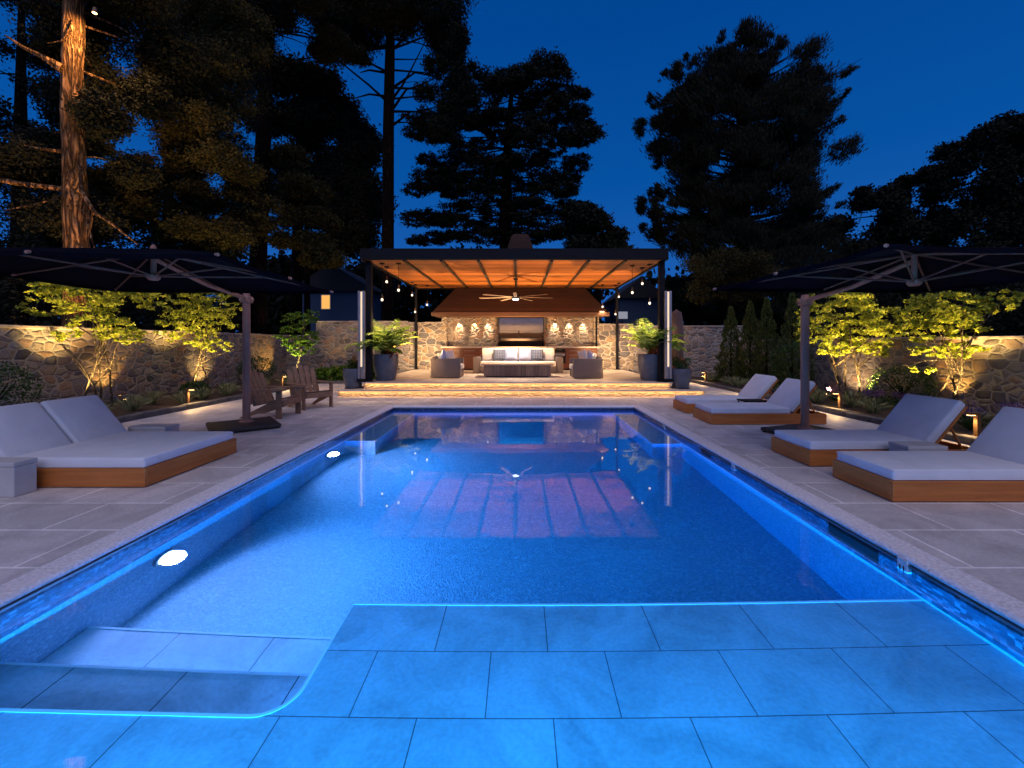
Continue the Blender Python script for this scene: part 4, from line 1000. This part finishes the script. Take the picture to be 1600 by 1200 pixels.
for (x, y) in [(7.5,6.2),(7.9,9.2),(8.3,9.0),(7.8,7.9),(8.2,6.8),(8.0,6.3),(7.9,10.4)]:
    c_ = copy_tree(lproto); c_.location = (x, y, .06); c_.rotation_euler.z = random.uniform(0, 6); s_ = random.uniform(.8, 1.2); c_.scale = (s_, s_, s_)
hp = empty('hosta_plant', (-7.9, 16.7, .06), 0, 'bright broad leaved hosta near the left corner of the wall', 'leafy plant', 'broad leaved plants left of the pavilion')
pts = clump((0,0,.24), (.34,.34,.22), 260, 18, .4); leaf_mesh('leaves', pts, .16, 'leafgrn', hp, .6, nz=.4)
for (x, y) in [(-7.3,17.0),(-6.7,16.9),(-6.1,17.1),(-7.0,16.2),(-5.7,16.8),(-7.6,17.5)]:
    c_ = copy_tree(hp); c_.location = (x, y, .06); c_.rotation_euler.z = random.uniform(0, 6); s_ = random.uniform(.8, 1.3); c_.scale = (s_, s_, s_*1.1)

# ------------------------------------------------------------------ big trees beyond the walls
def big_tree(label, trunk, crown, Y, n, leaf, mat='leafnight', bark='barkdark', name='tall_tree', depth=2.0, limbs=1, flat=.6, aspect=.4, nz=0, sub=30, spread=.2, upward=0, seed=1, back=0):
    """trunk = [(px,py,radius m)...] from the ground up, crown = [(px,py,rx,ry,weight)] in photograph units at distance Y"""
    random.seed(seed)
    X0 = (trunk[0][0]-813)/FOC*Y; t = empty(name, (X0, Y, 0), 0, label, 'tree', None)
    base = Vector((X0, Y, 0)); g = MB()
    tp = [Vector((0,0,-.1))]+[P(a, b, Y)-base for a, b, r in trunk]; tr = [trunk[0][2]*1.15]+[r for a, b, r in trunk]
    g.tube(tp, tr, 12)
    cl = []
    for a, b, r1, r2, w in crown:
        c_ = P(a, b, Y)-base; c_.y += random.uniform(-1,1)*depth+back; cl.append((c_, r1/FOC*Y, r2/FOC*Y, w))
        for _ in range(limbs):
            zs = c_.z-(abs(c_.x)*.35 if upward else -.1*abs(c_.x)); k = min(range(len(tp)), key=lambda q: abs(tp[q].z-zs))
            # point on the trunk at that height
            s0 = tp[-1]
            for q in range(len(tp)-1):
                if tp[q].z <= zs <= tp[q+1].z: s0 = tp[q].lerp(tp[q+1], (zs-tp[q].z)/(tp[q+1].z-tp[q].z))
            if zs < tp[0].z: s0 = tp[1]
            e = c_+Vector((random.uniform(-.4,.4)*r1/FOC*Y, random.uniform(-.5,.5)*depth, random.uniform(-.3,.3)*r2/FOC*Y)); ln = (e-s0).length
            mid = s0.lerp(e, .5)+Vector((0, random.uniform(-.1,.1)*ln, -.06*ln if upward else .05*ln))
            g.tube([s0, mid, e], [min(.07, .015+.012*ln), min(.04, .01+.007*ln), .01], 5)
    g.build('trunk', bark, t, smooth=True)
    pts = []; W = sum(c_[3] for c_ in cl); centre = []
    for c_, r1, r2, w in cl:
        k = int(n*5.2*w/W); pts.append(clump(c_, (r1*1.15, max(.6, min(r1, depth*1.2)), r2*1.35), k, max(10, int(k/(sub*1.7))), spread*1.7, flat))
    pts = np.concatenate(pts)
    dirs = None
    if upward:
        dirs = np.stack([pts[:,0]*.25, pts[:,1]*.1, np.ones(len(pts))*1.4], 1); dirs /= np.linalg.norm(dirs, axis=1, keepdims=True)
    leaf_mesh('crown', pts, leaf*.82, mat, t, aspect*1.2, nz=nz, dirs=dirs)
    return t, base
def grid_crown(outline_rows, jitter=10, w=1.0):
    """rows: (y, x0, x1, rx, ry, step)"""
    out = []
    for y, x0, x1, rx, ry, st in outline_rows:
        x = x0+rx*.8
        while x < x1-rx*.6:
            out.append((x+random.uniform(-1,1)*jitter*.5, y+random.uniform(-1,1)*jitter*.5, rx*random.uniform(.8,1.2), ry*random.uniform(.8,1.2), w)); x += st
        out.append((x1-rx*.8, y, rx, ry, w))
    return out
random.seed(21)
# great lit trunk at the left
t, base = big_tree('huge warm lit trunk rising at the far left with sparse dark crown', [(120,560,.31),(120,385,.27),(118,320,.275),(116,250,.245),(114,180,.26),(113,110,.225),(115,60,.24),(116,0,.22),(118,-120,.18)],
    [(40,20,50,40,1.2),(20,120,45,34,.9),(70,70,28,30,.5),(15,200,40,22,.8),(60,190,28,14,.4),(40,255,50,22,1.1),(170,40,28,40,.9),(165,110,28,30,.8),(190,20,40,30,1),(160,180,30,30,.9),(70,330,60,28,1.0),(165,250,28,18,.6),(20,345,30,30,.8),(60,-30,70,30,1),(175,-30,60,30,1)],
    11.6, 22000, .12, back=.9, bark='barkwarm', depth=1.0, limbs=1, spread=.22, sub=40, seed=5, name='giant_tree')
g = MB()
def rp(px, py, dy=0): v = P(px, py, 11.6)-base; v.y += dy; return v
g.tube([rp(108,298,-.1), rp(60,296,-.4), rp(0,288,-.7), rp(-50,280,-.8)], [.075,.065,.06,.05], 8)
g.tube([rp(112,116,-.2), rp(85,100,-.3), rp(60,88,-.35), rp(36,72,-.4)], [.14,.06,.045,.02], 8)
g.tube([rp(108,242,-.2), rp(80,240,-.3), rp(58,236,-.35)], [.05,.03,.02], 6)
g.tube([rp(132,262,-.1), rp(145,305,-.3), rp(170,338,-.4), rp(205,360,-.5), rp(240,388,-.5)], [.05,.05,.045,.03,.015], 7)
g.tube([rp(168,338,-.4), rp(162,375,-.4)], [.03,.02], 6)
g.tube([rp(134,330,-.1), rp(150,360,-.2), rp(165,392,-.3)], [.03,.03,.015], 6)
g.tube([rp(96,312,-.1), rp(60,325,-.2), rp(26,334,-.3)], [.03,.025,.012], 6)
g.tube([rp(124,40,-.2), rp(134,62,-.35), rp(120,80,-.4), rp(100,84,-.4)], [.02,.02,.015,.01], 5)
g.build('bare_branch', 'barkwarm', t, smooth=True)
# lamp fixed high on that trunk plus an unseen uplight added at its foot
dl = empty('tree_mounted_light', P(149, 13, 11.2), 0, 'small glowing lamp on a branch of the huge left trunk', 'tree light')
m = MB(); m.tube([(0,0,0),(.0,-.02,-.14)], [.05,.06], 12); m.build('housing', 'brass', dl)
m = MB(); m.lathe((0,-.02,-.16), [(.02,0),(.05,.015),(.05,.018)], 14); m.build('lens', 'e_warm', dl)
lamp('tree_lamp', 'SPOT', (.05,-.1,-.2), 700, (1,.50,.16), dl, spot_size=R(160), spot_blend=.6, shadow_soft_size=.05, to=(-.45,.15,-1.2))
gl = uplight(tuple(base+Vector((1.0,-1.5,0))), tuple(base+Vector((-.05,0,8.3))), 2600, 'added unseen uplight beyond the left wall aimed up the huge trunk', color=(1,.50,.17), size=50, group='added uplights beyond the walls')
# dark crowns closing the sky at the upper left
random.seed(32)
cr = grid_crown([(-50,150,560,44,22,46),(-10,180,545,42,22,46),(30,190,400,40,22,46),(75,185,400,40,20,44),(120,200,420,36,20,42)])
big_tree('high dark crown behind the hanging olive tree', [(262,560,.4),(262,385,.36),(265,200,.28),(268,20,.1)], cr, 29, 14000, .24, depth=2.0, limbs=1, sub=22, spread=.24, seed=33, name='tall_tree')
random.seed(34)
cr = grid_crown([(-40,-60,130,40,24,46),(10,-60,110,38,18,46),(60,-60,70,34,18,46),(125,-60,100,30,16,46),(190,-60,60,34,16,44),(255,-60,105,34,20,44),(300,-60,250,36,22,42),(345,-60,260,36,22,42),(385,-60,400,36,20,44)])
big_tree('dark tree behind the huge lit trunk at the frame edge', [(30,560,.3),(30,385,.26),(32,200,.2),(34,-20,.08)], cr, 17, 13000, .17, depth=1.6, limbs=1, sub=24, spread=.24, seed=35, name='tall_tree')
# olive foliage mass
random.seed(22)
cr = grid_crown([(20,215,400,40,24,44),(70,215,400,40,26,44),(120,225,395,38,26,44),(170,225,395,36,26,44),(220,230,390,34,24,42),(270,205,400,30,20,38),(305,190,400,30,16,36),(335,240,400,28,16,36),(370,250,390,26,16,34)])
big_tree('dense olive tinted tree between the lit trunk and the tall reddish trunk', [(300,560,.3),(300,385,.28),(300,200,.2),(302,20,.1)], cr, 15.5, 34000, .12, 'leafolive', depth=1.3, limbs=1, sub=34, spread=.18, nz=.0, seed=6, name='hanging_tree')
cr = grid_crown([(380,440,520,24,12,30),(345,450,520,22,14,30),(405,470,530,22,12,28),(300,430,500,24,16,30),(250,420,480,24,18,30)])
big_tree('lower olive foliage right of the tall reddish trunk', [(480,560,.16),(480,385,.12),(478,250,.05)], cr, 20.5, 12000, .14, 'leafolive', depth=1.2, limbs=1, sub=30, spread=.2, seed=8, name='hanging_tree')
# trunk at px 410
random.seed(23)
cr = grid_crown([(10,340,530,40,20,40),(45,380,540,30,14,42),(80,350,400,26,16,34),(-40,330,560,46,24,44),(60,470,560,22,8,34)])
big_tree('tall straight reddish trunk left of centre under a dark crown', [(402,560,.40),(404,385,.36),(410,250,.33),(417,100,.30),(421,0,.26),(425,-80,.16)], cr, 19.6, 15000, .16, depth=2.0, limbs=1, sub=30, spread=.2, seed=9, name='tall_pine')
uplight((-11.0, 19.2, 0), (-12.0, 19.6, 7), 300, 'added unseen uplight beyond the back wall aimed at the reddish trunk', color=(1,.45,.2), size=40, group='added uplights beyond the walls')  # unseen lamp added to bring out the reddish trunk
# trunk at px 607 with bare branches
random.seed(24)
cr = grid_crown([(-30,480,730,50,26,46),(15,480,722,40,18,42),(45,560,712,28,12,40)])+[(700,70,22,20,1),(715,120,18,22,1),(705,165,22,18,1),(690,200,20,14,.8),(680,100,20,12,.5),(665,150,18,10,.4),(725,90,12,14,.5),(735,150,14,14,.6)]
t, base = big_tree('tall dark pine with bare lower branches left of the cedar', [(606,560,.36),(606,385,.32),(607,200,.29),(609,100,.26),(611,0,.2),(612,-60,.1)], cr, 22, 17000, .17, depth=1.8, limbs=1, sub=32, spread=.2, seed=10, name='tall_pine')
g = MB()
def rq(px, py, dy=0): v = P(px, py, 22)-base; v.y += dy; return v
for a in ([(605,156),(575,130),(535,100),(520,90)], [(604,145),(580,152),(553,158)], [(607,112),(585,100),(560,85),(540,60)], [(612,165),(635,140),(650,130),(690,110)], [(612,175),(650,170),(690,162)],
          [(612,190),(645,180),(665,172)], [(612,150),(625,128),(640,100),(665,70)], [(608,112),(580,115),(562,112)], [(612,130),(650,118),(680,122)], [(610,90),(640,60),(680,40)], [(608,80),(570,62),(530,55)], [(605,75),(560,75),(500,85),(445,95)]):
    k = len(a); g.tube([rq(*p, random.uniform(-.4,.4)) for p in a], [.075*(1-.7*i/(k-1)) for i in range(k)], 5)
g.build('bare_branch', 'barkdark', t)
# dark rounded tree
random.seed(25)
cr = grid_crown([(120,430,500,26,18,34),(150,425,535,28,18,34),(185,430,560,28,20,36),(220,430,590,28,20,36),(260,430,600,30,22,38),(300,430,600,30,22,38),(340,500,600,30,22,40),(380,520,600,30,20,40)])
big_tree('dark rounded tree filling the gap between the two tall trunks', [(462,560,.4),(464,385,.3),(475,200,.2),(480,130,.08)], cr, 27, 19000, .26, depth=2.2, limbs=1, sub=28, spread=.26, seed=11, name='broad_tree')
# the cedar
random.seed(26)
cr = []
for y, x0, x1 in ((112,800,868),(128,745,885),(145,690,895),(160,710,920),(180,660,920),(200,650,925),(222,640,936),(240,650,920),(262,640,915),(285,650,900),(305,640,905),(328,640,935),(350,640,930),(372,640,935)):
    x = x0+18
    while x < x1-8: cr.append((x, y+random.uniform(-5,5), random.uniform(20,32), random.uniform(6,10), 1)); x += random.uniform(22,34)
    cr.append((x1-16, y, 18, 5, .8))
big_tree('broad layered black cedar rising behind the pavilion', [(790,560,.5),(790,385,.45),(792,250,.35),(800,130,.12)], cr, 30, 34000, .24, depth=2.2, limbs=1, sub=26, spread=.18, flat=.3, aspect=.35, seed=12, name='cedar_tree')
random.seed(27)
cr = grid_crown([(345,890,950,18,12,26),(368,890,975,18,12,26),(395,890,985,18,12,26),(330,885,915,14,10,22)])
big_tree('small loose leafed tree right of the cedar', [(935,560,.2),(935,400,.15),(930,350,.05)], cr, 24, 3800, .22, depth=1.0, limbs=1, sub=18, spread=.28, aspect=.6, seed=13, name='broad_tree')
# the great white pine
random.seed(28)
rows = [(85,1138,1182),(105,1092,1200),(105,1225,1275),(130,1070,1215),(135,1215,1285),(160,1045,1295),(150,1285,1308),(185,1032,1295),(210,1035,1290),(232,1035,1285),(255,1050,1290),(278,1060,1280),(300,1068,1285),(322,1062,1290),(345,1060,1290),(368,1050,1300),(392,1060,1290),(415,1080,1300),(440,1070,1290),(462,1065,1290),(485,1070,1280)]
cr = []
for y, x0, x1 in rows:
    x = x0+12
    while x < x1-4: cr.append((x, y+random.uniform(-6,6), random.uniform(18,28), random.uniform(10,15), 1)); x += random.uniform(18,26)
cr += [(1012,180,10,12,.7),(1022,205,14,11,.8),(1040,222,18,9,.8),(1004,325,7,9,.4),(1016,342,11,10,.6),(1035,358,16,10,.8),(1298,135,10,16,.5),(1060,108,14,12,.6),(1290,300,8,8,.3),(1300,355,10,9,.4),(1200,90,8,14,.3),(1235,105,12,14,.6)]
for tx, ty, ln, an in ((1003,176,70,25),(1032,125,80,40),(1068,98,80,55),(999,320,90,48),(1010,300,60,45),(1030,285,70,20),(1028,240,70,20),(1036,205,80,15),(1110,84,60,70),(1145,66,60,85),(1185,70,60,95),(1202,82,60,110),
                      (1250,86,70,115),(1278,98,80,125),(1308,124,100,138),(1296,165,90,140),(1288,205,80,150),(1262,175,70,140),(1290,255,70,165),(1300,295,80,145),(1302,325,80,155),(1296,350,80,160),(1050,330,60,20),(1072,300,60,30)):
    a_ = math.radians(an)
    for k in range(7):
        f = k/6; cr.append((tx+math.cos(a_)*ln*f, ty+abs(math.sin(a_))*ln*f, 4+9*f, 4+6*f, .14+.30*f))
big_tree('great black white-pine silhouette right of the pavilion', [(1160,560,.55),(1160,385,.5),(1160,250,.38),(1155,90,.12)], cr, 26, 60000, .30, depth=2.0, limbs=1, sub=26, spread=.22, flat=.75, aspect=.16, upward=1, seed=14, name='white_pine')
# lightly lit tree in front of it
random.seed(29)
cr = grid_crown([(410,1085,1190,18,12,24),(432,1080,1210,18,12,24),(452,1075,1200,18,12,24)])
big_tree('small olive tree lit faintly behind the right umbrella', [(1140,560,.12),(1140,470,.1),(1140,430,.05)], cr, 20.5, 5000, .13, 'leafolive', depth=.8, limbs=1, sub=20, spread=.3, seed=15, name='broad_tree')
# right group
random.seed(30)
cr = grid_crown([(315,1325,1380,16,12,24),(340,1318,1420,18,13,26),(370,1310,1440,20,14,28),(300,1395,1440,14,12,22),(400,1300,1450,22,16,30),(278,1415,1455,12,10,20),(430,1300,1450,24,16,30),(465,1300,1450,24,18,30)])
big_tree('low airy dark tree between the pine and the right frame edge', [(1390,560,.22),(1390,400,.18),(1400,320,.06)], cr, 25, 9500, .22, depth=1.6, limbs=1, sub=18, spread=.24, aspect=.5, seed=16, name='broad_tree')
random.seed(31)
cr = grid_crown([(200,1560,1640,22,13,30),(215,1515,1640,22,14,30),(240,1475,1640,22,14,30),(268,1465,1640,24,16,32),(298,1465,1640,24,16,32),(328,1440,1640,24,16,32),(360,1440,1640,26,18,34),(395,1440,1640,26,18,34),(430,1440,1640,26,18,34),(465,1440,1640,26,18,34),(500,1440,1640,26,14,34)])
big_tree('tall airy dark tree at the right frame edge', [(1560,560,.3),(1560,400,.25),(1555,230,.08)], cr, 24, 16000, .22, depth=1.8, limbs=1, sub=18, spread=.22, aspect=.5, seed=17, name='broad_tree')
# far woods: one dark mass closing the view behind the walls
pts = []
for x0 in np.arange(-60, 62, 2.2):
    if x0 < 2.5: h = 9.5
    elif 7.5 < x0 < 11.5: h = 3.6
    else: h = 7
    for z in np.arange(.8, h, 1.5):
        pts.append(clump((x0+rng.uniform(-.6,.6), 38+rng.uniform(-2,2), z), (1.7,1.6,1.1), 240, 16, .5))
o = leaf_mesh('far_woods', np.concatenate(pts), .62, 'leafnight', None, .7); tag(o, 'dark band of distant woods behind the walls', 'woods', None, 'stuff')
pts = []
for y0 in np.arange(2, 19, 1.4):
    pts.append(clump((-13.2+rng.uniform(-.4,.4), y0, 1.3), (.9,.9,1.3), 900, 16, .4)); pts.append(clump((-13.6+rng.uniform(-.4,.4), y0, 2.9), (.9,.9,1.1), 800, 16, .4))
o = leaf_mesh('hedge', np.concatenate(pts), .13, 'leafnight', None, .5); tag(o, 'dark hedge mass behind the long left wall', 'hedge', None, 'stuff')
pts = []
for y0 in np.arange(2, 19, 1.4):
    pts.append(clump((12.2+rng.uniform(-.4,.4), y0, 1.3), (.9,.9,1.3), 900, 16, .4)); pts.append(clump((12.6+rng.uniform(-.4,.4), y0, 2.7), (.9,.9,1.0), 800, 16, .4))
o = leaf_mesh('hedge', np.concatenate(pts), .13, 'leafnight', None, .5); tag(o, 'dark hedge mass behind the long right wall', 'hedge', None, 'stuff')

# ------------------------------------------------------------------ far houses
h1 = empty('neighbour_house', (-14.3, 31, 0), 0, 'pale blue grey house with one lit window beyond the left wall', 'house')
m = MB(); m.rng(-2.6, 3.2, 0, 6, 0, 5.4); m.build('wall', 'house', h1)
m = MB(); m.prism([(-3.0,5.4),(3.6,5.4),(.3,7.4)], 1, -.3, 6.3); m.build('roof', 'houseroof', h1)
w = P(509.5, 472, 31)-Vector((-14.3, 31, 0))
m = MB(); m.rng(w.x-.36, w.x+.36, -.06, -.001, w.z-.56, w.z+.56); f = m.build('window_frame', 'white', h1)
m = MB(); m.rng(w.x-.30, w.x+.30, -.075, -.061, w.z-.5, w.z+.5); m.build('window_pane', 'e_window', f)
h2 = empty('neighbour_house', (9.0, 34, 0), 0, 'pale blue grey house with a gabled roof seen past the right column', 'house')
m = MB(); m.rng(-.9, 2.6, 0, 6, 0, 5.2); m.build('wall', 'house', h2)
m = MB(); m.prism([(-1.3,5.2),(3.0,5.2),(.85,7.0)], 1, -.3, 6.3); m.build('roof', 'houseroof', h2)
c_ = P(972.5, 492.5, 21); t = empty('lit_panel', (c_.x, 21, 0), 0, 'small pale rectangular panel on a post above the right stone wall', 'panel')
m = MB(); m.rng(-.26, .26, -.02, .02, c_.z-.18, c_.z+.18, .004, 1); m.build('face', 'e_sign', t)
m = MB(); m.tube([(0,.03,0),(0,.03,c_.z)], .025, 6); m.build('post', 'steel_dark', t)

# ------------------------------------------------------------------ sky and light
w = bpy.data.worlds.new('World'); sc.world = w; w.use_nodes = True
nt = w.node_tree; nt.nodes.clear()
out = N(nt, 'ShaderNodeOutputWorld'); bg = N(nt, 'ShaderNodeBackground'); L(nt, bg.outputs[0], out.inputs[0])
tc = N(nt, 'ShaderNodeTexCoord'); sp = N(nt, 'ShaderNodeSeparateXYZ'); L(nt, tc.outputs['Generated'], sp.inputs[0])
sk = ramp(nt, [(0, (.016,.12,.44)), (.12, (.012,.108,.43)), (.35, (.002,.082,.36)), (.6, (.0005,.060,.29)), (1, (.0005,.048,.23))])
L(nt, sp.outputs[2], sk.inputs[0]); L(nt, sk.outputs[0], bg.inputs[0]); bg.inputs[1].default_value = 1.0
s = lamp('dusk_glow', 'SUN', (0,-5,12), 1.10, (1,.84,.86), None, angle=R(70)); s.rotation_euler = (R(38), 0, R(8))

cam = bpy.data.cameras.new('camera'); co = bpy.data.objects.new('camera', cam); col.objects.link(co); sc.camera = co
co.location = (0,0,1.5); co.rotation_euler = (R(90),0,0)
cam.sensor_width = 36; cam.lens = FOC/1600*36; cam.shift_x = -13/1600; cam.shift_y = -63/1600
cam.clip_start = .05; cam.clip_end = 2000
sc.view_settings.view_transform = 'Standard'; sc.view_settings.look = 'None'; sc.view_settings.gamma = 1; sc.view_settings.exposure = 0
cy = sc.cycles
cy.use_denoising = True; cy.max_bounces = 10; cy.diffuse_bounces = 4; cy.glossy_bounces = 4; cy.transmission_bounces = 8; cy.transparent_max_bounces = 8; cy.volume_bounces = 0
cy.caustics_reflective = True; cy.caustics_refractive = True; cy.blur_glossy = .5; cy.sample_clamp_indirect = 4; cy.sample_clamp_direct = 0
try: cy.use_light_tree = True
except Exception: pass
